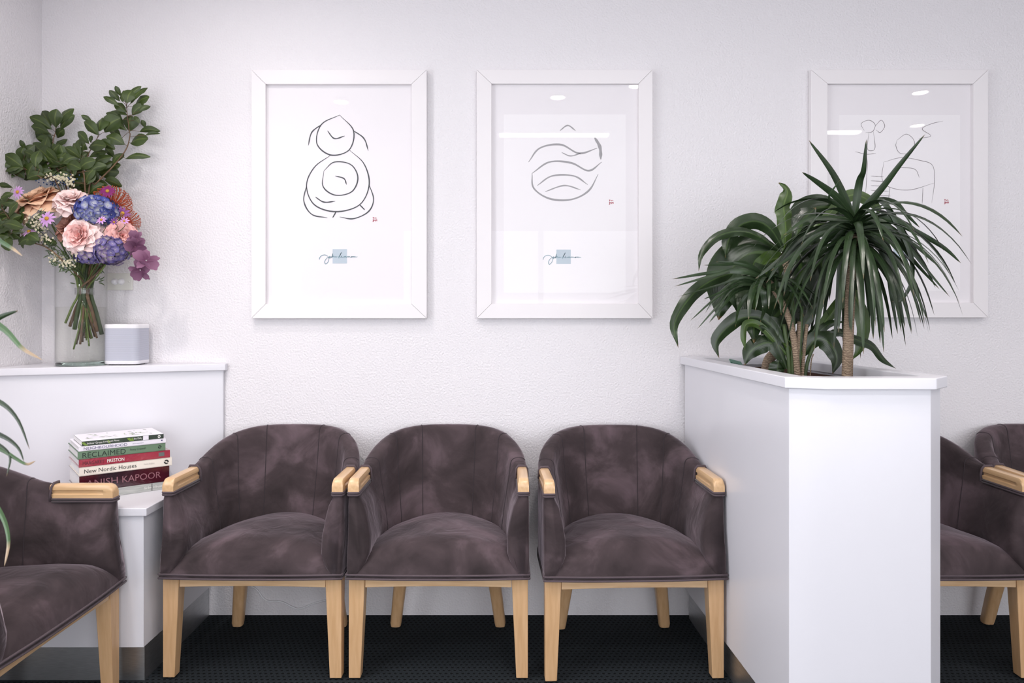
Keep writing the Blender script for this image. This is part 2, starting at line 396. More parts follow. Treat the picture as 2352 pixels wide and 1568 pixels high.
def grille():
    m, nt, b = new_mat('speaker_grille'); L = nt.links
    tc = N(nt, 'ShaderNodeTexCoord'); wv = N(nt, 'ShaderNodeTexWave'); wv.bands_direction = 'Z'; wv.inputs['Scale'].default_value = 95
    L.new(tc.outputs['Object'], wv.inputs['Vector'])
    rp = N(nt, 'ShaderNodeValToRGB'); rp.color_ramp.elements[0].color = srgb(166, 168, 180); rp.color_ramp.elements[1].color = srgb(206, 208, 220)
    L.new(wv.outputs['Fac'], rp.inputs[0]); L.new(rp.outputs[0], b.inputs['Base Color']); b.inputs['Roughness'].default_value = .6
    return m
M['grille'] = grille()

# ------------------------------------------------------------------ room shell
T = 0.12
struct(MB().box(((LEFT+RIGHT)/2, T/2, CEIL/2), (RIGHT-LEFT+2*T, T, CEIL)).build('wall_back', M['wall'], smooth=False))
struct(MB().box((RIGHT+T/2, REAR/2, CEIL/2), (T, -REAR, CEIL)).build('wall_right', M['wall'], smooth=False))
lw = MB()   # left wall with the window opening that lights the pictures
wy0, wy1, wz0, wz1 = -3.65, -2.75, 1.0, 2.1
dy0, dy1, dz1 = -2.35, -1.45, 2.05  # opening for the unseen glass door added for its light
for (y0, y1, z0, z1) in ((dy1, 0, 0, CEIL), (wy1, dy0, 0, CEIL), (dy0, dy1, dz1, CEIL), (REAR, wy0, 0, CEIL), (wy0, wy1, 0, wz0), (wy0, wy1, wz1, CEIL)):
    lw.box((LEFT-T/2, (y0+y1)/2, (z0+z1)/2), (T, y1-y0, z1-z0))
struct(lw.build('wall_left', M['wall'], smooth=False))
rw = MB()
fx0, fx1, fz0, fz1 = -1.2, 3.6, .10, 2.30
for (x0, x1, z0, z1) in ((LEFT, fx0, 0, CEIL), (fx1, RIGHT, 0, CEIL), (fx0, fx1, 0, fz0), (fx0, fx1, fz1, CEIL)):
    rw.box(((x0+x1)/2, REAR-T/2, (z0+z1)/2), (x1-x0, T, z1-z0))
struct(rw.build('wall_rear', M['wall'], smooth=False))
struct(MB().box(((LEFT+RIGHT)/2, REAR/2, -.05), (RIGHT-LEFT+2*T, -REAR+2*T, .1)).build('floor', M['carpet'], smooth=False))
struct(MB().box(((LEFT+RIGHT)/2, REAR/2, CEIL+.05), (RIGHT-LEFT+2*T, -REAR+2*T, .1)).build('ceiling', M['ceiling'], smooth=False))
wf = MB()
for x in (fx0+.03, fx0+1.6, fx0+3.2, fx1-.03): wf.box((x, REAR+.06, (fz0+fz1)/2), (.06, .05, fz1-fz0))
for z in (fz0+.03, fz1-.03): wf.box(((fx0+fx1)/2, REAR+.06, z), (fx1-fx0, .05, .06))
struct(wf.build('window_1', M['trim_white'], smooth=False))
wf = MB()
for y in (wy0+.02, (wy0+wy1)/2, wy1-.02): wf.box((LEFT+.05, y, (wz0+wz1)/2), (.04, .04, wz1-wz0))
for z in (wz0+.02, wz1-.02): wf.box((LEFT+.05, (wy0+wy1)/2, z), (.04, wy1-wy0, .04))
struct(wf.build('window_2', M['trim_white'], smooth=False))
wf = MB()
for y in (dy0+.03, dy1-.03): wf.box((LEFT-.03, y, dz1/2), (.05, .06, dz1))
for z in (.05, 1.0, dz1-.03): wf.box((LEFT-.03, (dy0+dy1)/2, z), (.05, dy1-dy0, .06))
struct(wf.build('added_door_1', M['trim_white'], smooth=False))  # frame of the added glass door, out of view

for i, (x, y) in enumerate(DOWN):  # includes the downlights added over the left corner
    r = empty('ceiling_downlight', (x, y, CEIL), 'round recessed downlight in the ceiling over the waiting area', 'downlight', 'ceiling downlights')
    MB().lathe([(.058, 0), (.062, -.006), (.045, -.006), (.045, 0)], (x, y, CEIL), 28).build('trim_ring', M['white_plastic'], r)
    MB().lathe([(.044, -.001), (.044, -.004)], (x, y, CEIL), 28).build('lens', M['lamp'], r)
def striplight(x0, x1, y):
    r = empty('strip_light', ((x0+x1)/2, y, CEIL), 'long white strip light on the ceiling over the waiting area', 'strip light', 'ceiling strip lights')
    MB().box(((x0+x1)/2, y, CEIL-.008), (x1-x0+.06, .12, .016)).build('housing', M['white_plastic'], r, smooth=False)
    MB().box(((x0+x1)/2, y, CEIL-.022), (x1-x0, .07, .012)).build('diffuser', M['strip'], r, smooth=False)
striplight(-.04, .81, -2.58); striplight(2.40, 2.74, -2.50)

# ------------------------------------------------------------------ left half-height wall with ledge, side table
lwr = empty('low_partition', (-1.6, -.15, 0), 'white half height partition with ledge in the left corner, holding vase and speaker', 'partition')
A = [(x, y*K) for x, y in [(-1.192, -.004), (-1.192, -.022), (LEFT+.003, -.405), (LEFT+.003, -.004)]]
MB().prism(A[::-1], .6085, 1.042).build('panel', M['laminate'], lwr, smooth=False, bevel=.0015)
A2 = [(x, y*K) for x, y in [(-1.178, -.002), (-1.178, -.036), (LEFT+.002, -.424), (LEFT+.002, -.002)]]
MB().prism(A2[::-1], 1.042, 1.071).build('ledge', M['laminate'], lwr, smooth=False, bevel=.003)
st = empty('side_table', (-1.6, -.5, 0), 'white box side table between the two left chairs, carrying the books', 'side table')
bx = [(x, y*K) for x, y in [(-1.249, -.695), (-1.249, -.005), (LEFT+.004, -.005), (LEFT+.004, -.695)]]
MB().prism(bx, .125, .580).build('body', M['laminate'], st, smooth=False, bevel=.0015)
bx = [(x, y*K) for x, y in [(-1.235, -.706), (-1.235, -.005), (LEFT+.004, -.005), (LEFT+.004, -.706)]]
MB().prism(bx, .580, .608).build('tabletop', M['laminate'], st, smooth=False, bevel=.003)
bx = [(x, y*K) for x, y in [(-1.258, -.665), (-1.258, -.005), (LEFT+.004, -.005), (LEFT+.004, -.665)]]
MB().prism(bx, 0, .125).build('kickboard', M['steel'], st, smooth=False)
for o in list(lwr.children)+list(st.children): recalc(o)

# ------------------------------------------------------------------ planter
pl = empty('planter_box', (1.0, -.54, 0), 'tall white laminate planter box dividing the chair rows, filled with green plants', 'planter')
OUT = [(.743, -.004), (.776, -1.289), (.88, -1.345), (1.17, -1.345), (1.247, -1.25), (1.16, -.004)]
OUT = [(x, y*K if y < -.01 else y) for x, y in OUT]
def inset(poly, k):
    n = len(poly); out = []
    for i in range(n):
        p0, p1, p2 = Vector(poly[i-1]), Vector(poly[i]), Vector(poly[(i+1) % n])
        e1 = (p1-p0).normalized(); e2 = (p2-p1).normalized()
        n1 = Vector((-e1.y, e1.x)); n2 = Vector((-e2.y, e2.x))
        b = (n1+n2); b /= max(.3, b.length); l = k/max(.4, b.dot(n1))
        q = p1+b*l
        out.append((q.x, min(q.y, -.004) if poly[i][1] > -.01 else q.y))
    return out
def ringwall(outer, inner, z0, z1):
    m = MB(); n = len(outer)
    vs = [(x, y, z0) for x, y in outer]+[(x, y, z1) for x, y in outer]+[(x, y, z0) for x, y in inner]+[(x, y, z1) for x, y in inner]
    fs = []
    for i in range(n):
        j = (i+1) % n
        fs += [(i, j, n+j, n+i), (2*n+j, 2*n+i, 3*n+i, 3*n+j), (n+i, n+j, 3*n+j, 3*n+i), (j, i, 2*n+i, 2*n+j)]
    return m.add(vs, fs)
def inset2(poly, k):
    q = inset(poly, k); out = []
    for (x, y), (ox, oy) in zip(q, poly):
        out.append((x, -.004-k if oy > -.01 else y))
    return out
body = inset(OUT, .016)
recalc(ringwall(body, inset2(OUT, .05), .12, 1.068).build('panel', M['laminate'], pl, smooth=False, bevel=.0015))
recalc(ringwall(OUT, inset2(OUT, .062), 1.068, 1.10).build('rim', M['laminate'], pl, smooth=False, bevel=.003))
recalc(MB().prism(inset(OUT, .03), 0, .12).build('kickboard', M['steel'], pl, smooth=False))
recalc(ringwall(inset2(OUT, .0505), inset2(OUT, .058), .80, 1.060).build('liner', M['liner'], pl, smooth=False))
soil = MB(); ip = inset2(OUT, .06); cxp = sum(p[0] for p in ip)/6; cyp = sum(p[1] for p in ip)/6
soil.prism(ip, .88, .985)
recalc(tag(soil.build('potting_soil', M['soil'], None, origin=(cxp, cyp, .9), smooth=False), 'dark brown potting soil filling the white planter box', 'soil', kind='stuff'))
t = empty('plant_tag', P(1690, 834, 3.3), 'small green plastic card lying on the back left rim of the planter', 'card')
c = P(1690, 832, 3.25)
MB().box(c, (.045, .03, .004), Matrix.Rotation(.25, 3, 'Y') @ Matrix.Rotation(.4, 3, 'X')).build('card', mat('green_card', srgb(50, 120, 96), .3), t, smooth=False)
MB().box(c+V(0, -.004, -.012), (.040, .026, .018), Matrix.Rotation(.25, 3, 'Y') @ Matrix.Rotation(.4, 3, 'X')).build('clear_holder', glassmix('clear_plastic', 1.4, (.85, .9, .86, 1)), t, smooth=False)

# ------------------------------------------------------------------ chair
CW = .318
def outer_pt(u):
    """u in [-1,1] along the horseshoe (left front -> back -> right front); plan point + normal"""
    s = 1 if u > 0 else -1; a = abs(u)
    L1 = .245                                    # straight run
    # a: 0 = back centre, 1 = front end ; split at .52
    if a > .52:
        t = (a-.52)/.48; y = -.02-L1*t; return Vector((s*CW, y, 0)), Vector((s, 0, 0)), 1-t
    ph = (1-a/.52)*PI/2
    n = 2.35; c = max(math.cos(ph), 1e-4); q = max(math.sin(ph), 1e-4)
    x = CW*c**(2/n); y = -.02+.27*q**(2/n)
    nx = (c**(2-2/n))/CW; ny = (q**(2-2/n))/.27
    nn = Vector((s*nx, ny, 0)).normalized()
    return Vector((s*x, y, 0)), nn, 1.0
def ztop(x, y, a):
    base = .652
    up = .70+.114*max(0, 1-(abs(x)/CW)**4)**.54
    if y < -.045: return base
    if y < -.025: return base+(.703-base)*(y+.045)/.02
    return up
def lerp_tab(tab, z):
    if z <= tab[0][0]: return tab[0][1]
    for (a, b), (c, d) in zip(tab, tab[1:]):
        if z <= c: return b+(d-b)*(z-a)/(c-a)
    return tab[-1][1]
ARM_T = [(.36, .026), (.375, .045), (.40, .062), (.44, .078), (.50, .078), (.58, .062), (.655, .040)]
BACK_T = [(.36, .10), (.45, .098), (.55, .085), (.65, .070), (.80, .058)]
def make_chair(label, group):
    root = empty('tub_chair', (0, 0, 0), label, 'chair', group)
    # ---- shell
    us = [-1, -.985, -.955]
    us += [-.9+.05*i for i in range(6)]
    us += [-.60, -.565, -.553, -.54, -.525, -.50]
    us += [-.5+.5/18*i for i in range(1, 19)]
    us = us+[-q for q in us[::-1][1:]]
    rings = []; info = []
    for u in us:
        p, nrm, wback = outer_pt(u); a = abs(u)
        zt = ztop(p.x, p.y, a)
        wb = min(1, max(0, (p.y+.06)/.12))      # 0 arm, 1 back
        wb = wb*wb*(3-2*wb)
        t_at = lambda z: lerp_tab(ARM_T, z)*(1-wb)+lerp_tab(BACK_T, z)*wb
        tt = t_at(zt)
        lean = lambda z: max(0, p.y+.02)/.27*(z-.36)*.09
        prof = [(0, .36)]
        prof += [(0, .36+(zt-.03-.36)*k) for k in (.12, .3, .5, .72, .9)]
        prof += [(.001, zt-.022), (.004, zt-.009), (tt*.22, zt-.001), (tt*.5, zt+.002*wb), (tt*.78, zt-.001), (tt-.004, zt-.009), (tt, zt-.022)]
        for k in (.92, .8, .66, .52, .4, .3, .2, .12, .05, .0):
            z = .36+(zt-.03-.36)*k; prof.append((t_at(z), z))
        sc, dy = 1, 0
        if a > .999: sc = .62
        elif a > .98: sc, dy = .90, .001
        elif a > .95: sc, dy = .985, 0
        cxm = tt*.5
        ring = []
        for off, z in prof:
            o2 = cxm+(off-cxm)*sc; 
            z2 = z
            if sc < 1: z2 = zt-.3+(z-(zt-.3))*(1-(1-sc)*.03)
            q = p-nrm*o2; q = Vector((q.x, q.y+lean(z), z2))
            if a > .60:
                fl = lerp_tab([(.36, -.002), (.41, -.006), (.44, .000), (.48, .012), (.54, .021), (.65, .022)], z)*((a-.6)/.4)**1.3
                q.y += fl+dy
                if a > .999: q.y += 0
            ring.append(q)
        rings.append(ring)
    # seam-curves along the inner face of the back
    sh = MB().loft(rings).build('backrest', M['velvet'], root, smooth=True)
    recalc(sh)
    for u in (-.47, -.29, -.10, .10, .29, .47):
        k = min(range(len(us)), key=lambda i: abs(us[i]-u))
        pts = [rings[k][i] for i in list(range(7, 20))]
        ctr = Vector((0, 0, 0))
        sm = MB().tube(spline([p+(Vector((-p.x, -p.y, 0)).normalized()*.0001) for p in pts], 40), .0017, 5)
        sm.build('seam', M['seam'], root)
    # ---- seat
    rows = []; ny, nx = 26, 25
    ys = [-.265+.475*(i/(ny-1))**1.35 for i in range(ny)]
    for y in ys:
        hw = CW-.002
        if y > -.02: hw = .285*max(.02, 1-((y+.02)/.245)**2.35)**(1/2.35)
        elif y > -.10: hw = CW-.002-(y+.10)/.08*.031
        row = []
        s = min(1, (y+.265)/.095); roll = math.sqrt(max(0, 1-(1-s)**2))
        for j in range(nx):
            a = -1+2*j/(nx-1)
            h = .050+.078*(1-abs(a)**2.4)
            back = 1-.14*max(0, (y-.0)/.24)
            fr = .955+.045*math.cos((y+.02)*9)
            crease = -.003*math.exp(-((a*hw-.02)/.03)**2)*max(0, 1-abs(y+.08)/.2)
            z = .36+.012+(h-.012)*roll*back*fr+crease
            yy = y-(.010*math.sin(PI*min(1, (j/(nx-1))))*(1-s) if s < 1 else 0)
            row.append(Vector((a*hw*.998, yy, z)))
        rows.append(row)
    m = MB()
    # front skirt rows
    f0 = [Vector((p.x, p.y+.002, .358)) for p in rows[0]]; f1 = [Vector((p.x, p.y-.001, .366)) for p in rows[0]]
    m.grid([f0, f1]+rows)
    # sides + bottom
    n = len(rows)
    for sgn, j in ((-1, 0), (1, nx-1)):
        top = [r[j] for r in rows]; bot = [Vector((p.x, p.y, .358)) for p in top]
        m.grid([top, bot] if sgn < 0 else [bot, top])
    bk = [Vector((p.x, p.y, .358)) for p in rows[-1]]; m.grid([rows[-1], bk])
    m.add([Vector((r[0].x, r[0].y, .358)) for r in rows]+[Vector((r[-1].x, r[-1].y, .358)) for r in rows], [(i, i+1, n+i+1, n+i) for i in range(n-1)])
    seat = m.build('seat', M['velvet'], root)
    bm = bmesh.new(); bm.from_mesh(seat.data); bmesh.ops.remove_doubles(bm, verts=bm.verts, dist=.0002); bmesh.ops.recalc_face_normals(bm, faces=bm.faces); bm.to_mesh(seat.data); bm.free()
    # ---- piping round the bottom and under the arms
    pm = MB()
    perim = [outer_pt(u)[0] for u in us]
    for z, o in ((.3605, .001), (.374, .0005)):
        path = [Vector((p.x*(1+o), p.y+(.0), z)) for p in perim]
        path[0].y = path[-1].y = -.267
        pm.tube(path, .0036, 6)
        pm.tube(spline([V(-CW, -.267, z), V(-.16, -.276, z), V(0, -.278, z), V(.16, -.276, z), V(CW, -.267, z)], 20), .0036, 6)
    pm.build('piping', M['piping'], root)
    for s in (-1, 1):
        wp = MB()
        xo, xi = s*(CW-.0005), s*(CW-.040)
        for z, r in ((.6515, .0040), (.6435, .0036)):
            wp.tube([V(xo, -.03, z), V(xo, -.238, z), V(xo-s*.004, -.2455, z), V(xi+s*.004, -.2455, z), V(xi, -.238, z), V(xi-s*.001, -.03, z)], r, 6)
        wp.tube([V(xi-s*.0045, -.034, .645), V(xi-s*.005, -.036, .67), V(xi-s*.003, -.038, .692), V(xi+s*.006, -.041, .7045), V(xo-s*.006, -.041, .7045), V(xo, -.038, .692), V(xo+s*.001, -.036, .66)], .0042, 6)
        wp.build('piping', M['piping'], root)
        # wooden arm
        aw, zb, zt = .0385, .654, .700
        xc = s*(CW-.0205); sec = []
        hw = aw/2
        prof = [(-hw, 0), (-hw, .010), (-hw, .0125), (-hw+.0055, .016), (-hw+.0055, .024), (-hw, .0275), (-hw, .036), (-hw+.003, .0435), (-hw+.009, .046),
                (hw-.009, .046), (hw-.003, .0435), (hw, .036), (hw, .0275), (hw-.0055, .024), (hw-.0055, .016), (hw, .0125), (hw, .010), (hw, 0)]
        rr = []
        R_ = .024
        for (y, kz, g) in [(-.243+R_*(1-math.cos(q)), 1-(R_*(1-math.sin(q)))/.046, 0) for q in [0, .3, .6, .9, 1.2, 1.5]]+[(-.211, 1, 0), (-.203, 1, 1), (-.18, 1, 1), (-.12, 1, 1), (-.03, 1, 1)]:
            ring = []
            for x, z in prof:
                if not g and abs(abs(x)-(hw-.0055)) < 1e-6 and .015 < z < .025: x = math.copysign(hw, x)
                ring.append(V(xc+x, y, zb+z*kz))
            rr.append(ring)
        recalc(MB().loft(rr).build('armrest', M['wood_y'], root, smooth=True, auto=40))
    # ---- wooden base
    for s in (-1, 1):
        lg = MB()
        x1 = s*.313
        def fr(wd, dp, z, y0=-.247): return [V(x1, y0, z), V(x1-s*wd, y0, z), V(x1-s*wd, y0+dp, z), V(x1, y0+dp, z)]
        lg.loft([fr(.041, .040, .006), fr(.050, .047, .20), fr(.057, .054, .358)])
        l_ = recalc(lg.build('leg', M['wood'], root, smooth=False, bevel=.0025))
        MB().lathe([(.009, 0), (.011, .001), (.011, .006)], (x1-s*.02, -.227, 0), 12).build('glide', M['glide'], l_)
        # rear splayed leg, rounded section
        lg = MB(); rings_ = []
        for z, cx_, cy_, r in ((.006, .213, .178, .020), (.02, .2125, .176, .0225), (.12, .200, .160, .0245), (.24, .184, .138, .0265), (.358, .168, .116, .029)):
            rings_.append([V(s*cx_+r*math.copysign(abs(math.cos(q))**.6, math.cos(q)), cy_+r*math.copysign(abs(math.sin(q))**.6, math.sin(q)), z) for q in [2*PI*k/16+.2 for k in range(16)]])
        l_ = recalc(lg.loft(rings_).build('leg', M['wood'], root, smooth=True, auto=50))
        MB().lathe([(.009, 0), (.011, .001), (.011, .006)], (s*.213, .178, 0), 12).build('glide', M['glide'], l_)
        # side rail
        MB().box((s*.297, -.05, .346), (.022, .30, .024)).build('side_rail', M['wood_y'], root, smooth=False, bevel=.002)
    fr_ = MB(); top = []; 
    for i in range(13):
        x = -.256+.512*i/12; b = .3215+.0035*(1-(x/.256)**2)
        top.append([V(x, -.244, b), V(x, -.244, .358), V(x, -.220, .358), V(x, -.220, b)])
    recalc(fr_.loft(top).build('front_rail', M['wood_h'], root, smooth=False, bevel=.0015))
    MB().box((0, .105, .347), (.36, .022, .022)).build('back_rail', M['wood_h'], root, smooth=False, bevel=.002)
    del root['_o']
    return root
RY = -.291
g = 'plum velvet tub chairs in the waiting room'
chair = make_chair('plum velvet tub chair between two others under the first and second prints, squarely facing forward', g)
chair.location = (-.233, RY, 0)
dup(chair, (-.882, RY+.002, 0), math.radians(-.5), 'plum velvet tub chair against the wall directly right of the side table and books')
dup(chair, (.443, RY-.012, 0), math.radians(2.0), 'plum velvet tub chair whose right arm nearly touches the planter box')
dup(chair, (1.53, RY, 0), 0, 'plum velvet tub chair half hidden behind the right side of the planter')
dup(chair, (2.19, RY+.01, 0), math.radians(-4), 'plum velvet tub chair cut by the right edge, only back and arm in view')
dup(chair, (-1.568, -.897, 0), PI/2, 'plum velvet tub chair in the left foreground turned sideways in front of the side table')

# ------------------------------------------------------------------ framed prints
def ribbon(mb, pts2, w, n=None, mapf=None, taper=True, mat=0, closed=False):
    pts = [Vector((p[0], p[1], 0)) for p in pts2]
    n = n or max(8, 6*len(pts)); c = spline(pts, n)
    rows = []
    for i, p in enumerate(c):
        t = (c[min(i+1, n-1)]-c[max(i-1, 0)])
        t.normalize() if t.length else None
        s = Vector((-t.y, t.x, 0)); k = i/(n-1)
        ww = w*.5*((.35+.65*min(1, 5*k, 5*(1-k))) if taper else 1)*(1+.15*math.sin(k*17))
        rows.append([mapf(p+s*ww), mapf(p-s*ww)])
    mb.grid(rows, mat=mat)
SIGN = [[(80,840),(110,720),(220,620),(380,590),(500,640),(580,720),(592,850),(540,980),(430,1080),(370,1000),(400,880),(480,770),(580,715),(625,735),(650,770),(680,710),(655,665),(625,690),(640,720),(700,710)],
        [(700,710),(750,690),(800,600),(812,520),(780,610),(745,740),(800,680),(850,650),(850,700),(890,710),(920,680),(935,712),(985,685),(1000,712),(1070,690)],
        [(1140,780),(1125,700),(1180,640),(1240,530),(1275,460),(1210,580),(1180,700),(1230,720),(1290,680),(1300,640),(1275,690),(1310,725),(1380,715),(1440,675),(1450,715),(1510,665),(1520,712),(1580,705),(1640,670),(1650,712),(1710,672),(1740,715),(1800,705),(1840,680),(1850,715),(1805,712),(1830,685),(1900,690),(1950,675),(1955,715),(2010,680),(2050,710),(2140,690)]]
SEAL = [[(.1,.1),(.35,.1)],[(.22,.1),(.22,.42)],[(.45,.15),(.6,.32),(.75,.1)],[(.85,.2),(.95,.3)],[(.1,.6),(.35,.6),(.3,.75),(.12,.8)],[(.2,.6),(.28,.98),(.05,.98)],[(.5,.6),(.5,.8)],[(.65,.95),(.65,.6),(.8,.7)],[(.95,.9),(.95,.55),(.8,.7)]]
def framed(label, ox0, oy0, ox1, oy1, ix0, iy0, ix1, iy1, strokes, inkm, lw_, seal, sq, sheet=None):
    dF = DO-.037
    W0 = lambda x, y, d=dF: P(x, y, d)
    a = P(ox0, oy1, dF); b = P(ox1, oy0, dF); ia = P(ix0, iy1, dF); ib = P(ix1, iy0, dF)
    root = empty('framed_print', ((a.x+b.x)/2, -.016, a.z), label, 'framed picture', 'framed line drawings on the wall')
    yb, yf = -.003, -.030
    m = MB()
    # mitred frame: four bars with a hairline step at the mitres
    O = [(a.x, a.z), (b.x, a.z), (b.x, b.z), (a.x, b.z)]; I = [(ia.x, ia.z), (ib.x, ia.z), (ib.x, ib.z), (ia.x, ib.z)]
    for i in range(4):
        j = (i+1) % 4
        vs = [(O[i][0], yf, O[i][1]), (O[j][0], yf, O[j][1]), (I[j][0], yf, I[j][1]), (I[i][0], yf, I[i][1])]
        vs += [(x, yb, z) for x, y, z in vs]
        c = sum((Vector(v) for v in vs), Vector())/8
        e = Vector(vs[1])-Vector(vs[0]); e.normalize()
        vs = [Vector(v)-e*(.0004 if (Vector(v)-c).dot(e) > 0 else -.0004) for v in vs]
        m.add(vs, [(0, 1, 2, 3), (7, 6, 5, 4), (0, 4, 5, 1), (1, 5, 6, 2), (2, 6, 7, 3), (3, 7, 4, 0)])
    recalc(m.build('frame', M['frame_white'], root, smooth=False, bevel=.0012))
    # paper backing
    yp = -.012
    MB().box(((ia.x+ib.x)/2, yp+.003, (ia.z+ib.z)/2), (ib.x-ia.x+.02, .006, ib.z-ia.z+.02)).build('mat_board', M['paper'], root, smooth=False)
    if sheet:
        s0 = P(sheet[0], sheet[3], (D+yp)/K); s1 = P(sheet[2], sheet[1], (D+yp)/K)
        MB().box(((s0.x+s1.x)/2, yp-.0002, (s0.z+s1.z)/2), (s1.x-s0.x, .0006, s1.z-s0.z)).build('paper_sheet', M['sheet'], root, smooth=False)
    mp = lambda p: P(p.x, p.y, (D+yp-.0008)/K)
    dr = MB()
    for s in strokes:
        w_ = lw_
        if isinstance(s[0], (int, float)): w_ = s[0]; s = s[1]
        ribbon(dr, s, w_, mapf=mp)
    dr.build('drawing', inkm, root)
    sl = MB()
    for s in SEAL: ribbon(sl, [(seal[0]+x*11, seal[1]+y*11) for x, y in s], 1.3, n=6, mapf=mp, taper=False)
    sl.build('red_seal', M['seal'], root)
    s0 = P(sq[0], sq[1]+33, (D+yp-.0007)/K); s1 = P(sq[0]+33, sq[1], (D+yp-.0007)/K)
    MB().add([s0, (s1.x, s0.y, s0.z), s1, (s0.x, s0.y, s1.z)], [(0, 1, 2, 3)]).build('blue_square', M['bluegrey'], root, smooth=False)
    sg = MB(); mp2 = lambda p: P(p.x, p.y, (D+yp-.0014)/K)
    for s in SIGN: ribbon(sg, [(sq[0]-34+x/23.52, sq[1]-12+y/23.52) for x, y in s], 1.25, mapf=mp2, taper=False)
    sg.build('signature', M['sig'], root)
    MB().box(((ia.x+ib.x)/2, -.0185, (ia.z+ib.z)/2), (ib.x-ia.x+.004, .0015, ib.z-ia.z+.004)).build('glass', M['pane'], root, smooth=False)
    return root
# plain stand-in line drawings: loose intertwined loops and arcs
S1 = [[(780,264),(738,286),(728,330),(760,356),(802,344),(812,300),(780,264)],
      [(760,356),(722,384),(704,426),(722,470),(772,486),(826,470),(848,424),(836,376),(802,344)],
      [(744,392),(768,372),(806,378),(822,408),(808,440),(770,448),(742,428),(744,392)],
      [(704,426),(698,462),(716,492),(752,500)], [(848,424),(858,458),(846,486),(812,502),(780,498)],
      [(752,300),(768,318),(792,312)], [(812,300),(836,318),(846,346)], [(738,286),(716,304),(708,334)],
      [(772,486),(764,500)], [(826,470),(838,482)], [(770,404),(790,410),(796,424)], [(724,452),(744,464),(770,462)]]
S2 = [(4, [(1214,372),(1240,340),(1288,332),(1330,352),(1372,340)]), (4, [(1222,398),(1262,372),(1312,374),(1352,392),(1382,372)]),
      (3.5, [(1234,426),(1268,404),(1318,404),(1350,424)]), (4, [(1222,398),(1226,432),(1262,456),(1312,458),(1352,438),(1374,400)]),
      (7, [(1366,316),(1378,338),(1380,366)]), (3, [(1286,300),(1304,288),(1322,300)]), (3, [(1252,440),(1296,426),(1334,436)]), (2.5, [(1290,350),(1310,358),(1334,352)])]
S3 = [[(1985,300),(1978,284),(1996,276),(2010,286),(2004,302),(1988,304)], [(2010,290),(2024,276),(2032,290),(2022,304),(2012,298)], [(1996,304),(1992,340),(2002,346),(2010,338),(2006,302)],
      [(1964,348),(1990,354),(2012,352)], [(1990,356),(1992,380),(1988,450)], [(2060,322),(2082,308),(2100,324),(2094,350),(2068,352),(2058,336),(2060,322)],
      [(2110,318),(2138,312),(2118,296),(2140,284),(2166,278)], [(2030,372),(2070,362),(2112,368),(2142,380),(2146,420),(2140,466)],
      [(2030,372),(2026,410),(2044,430),(2090,436),(2146,420)], [(2060,384),(2100,388),(2112,408)], [(2044,430),(2040,466)], [(2120,430),(2118,468)]]+[[(2000, 404+i*11), (2030+i*4, 406+i*11)] for i in range(5)]
framed('left print in white frame, dark grey looped line drawing, above the chair beside the books', 577,160,980,731, 610,193,945,698, S1, M['ink'], 2.8, (855,498), (764,572))
framed('middle print in white frame, pale grey drawing crossed by the bright strip reflection', 1095,160,1499,731, 1129,192,1467,697, S2, M['ink_grey'], 3, (1398,458), (1278,573), (1157,263,1437,672))
framed('right print in white frame, fine line drawing partly covered by the planter leaves', 1863,160,2270,729, 1901,192,2236,695, S3, M['ink_thin'], 1.1, (2168,457), (2052,571), (1927,264,2205,668))

# ------------------------------------------------------------------ books
def text_verts(body, size):
    c = bpy.data.curves.new('txt', 'FONT'); c.body = body; c.size = size; c.resolution_u = 3
    o = bpy.data.objects.new('txt', c); COL.objects.link(o)
    bpy.context.view_layer.update()
    me = bpy.data.meshes.new_from_object(o.evaluated_get(bpy.context.evaluated_depsgraph_get()))
    vs = [v.co.copy() for v in me.vertices]; fs = [tuple(p.vertices) for p in me.polygons]
    bpy.data.objects.remove(o); bpy.data.curves.remove(c); bpy.data.meshes.remove(me)
    return vs, fs
TH = math.radians(39)
bu = Vector((math.cos(TH), math.sin(TH), 0)); bv = Vector((-math.sin(TH), math.cos(TH), 0))
SP0 = Vector((-1.519, -.475, 0))
def spine_x(px):   # distance along spine plane for an image column
    k = (px-CX)/F; o = SP0; # x = k*(y+D)
    return (k*(o.y+D)-o.x)/(bu.x-k*bu.y)
def add_text(m, body, size, u0, zc, org, width=None, mat_=0, fwd=.0006):
    vs, fs = text_verts(body, size)
    x0 = min(v.x for v in vs); x1 = max(v.x for v in vs); y0 = min(v.y for v in vs); y1 = max(v.y for v in vs)
    k = (width/(x1-x0)) if width else 1
    m.add([org+bu*(u0+(v.x-x0)*k)-bv*fwd+Vector((0, 0, zc+(v.y-(y0+y1)/2))) for v in vs], fs, None, mat_)
def logo(m, uc, zc, r, org, mat_=0):
    for s in (0, PI):
        outer = [(r*math.cos(s+t), r*math.sin(s+t)) for t in [(-.1+i*.27) for i in range(11)]]
        inner = [(r*.42*math.cos(s+t-.5)+.0, r*.42*math.sin(s+t-.5)) for t in [(-.1+i*.27) for i in range(11)]]
        outer[0] = (outer[0][0]*1.15, outer[0][1])
        a = [org+bu*(uc+x)-bv*.0006+Vector((0, 0, zc+z)) for x, z in outer]; b = [org+bu*(uc+x)-bv*.0006+Vector((0, 0, zc+z)) for x, z in inner]
        m.add(a+b, [(i, i+1, 11+i+1, 11+i) for i in range(10)], None, mat_)
bm_ = lambda n, c, **k: mat(n, c, k.pop('rough', .4), **k)
M['bk_green_dark'] = mat('dark_green_leaf_cover', srgb(40, 48, 44), .35, var=srgb(62, 76, 60), nscale=30)
M['bk_white'] = bm_('white_cover', srgb(236, 232, 240))
M['bk_green'] = bm_('sage_green_cover', srgb(104, 130, 104))
M['bk_red'] = mat('crimson_cover', srgb(160, 52, 70), .18, coat=1, bump=.5, bscale=40, bdist=.004)
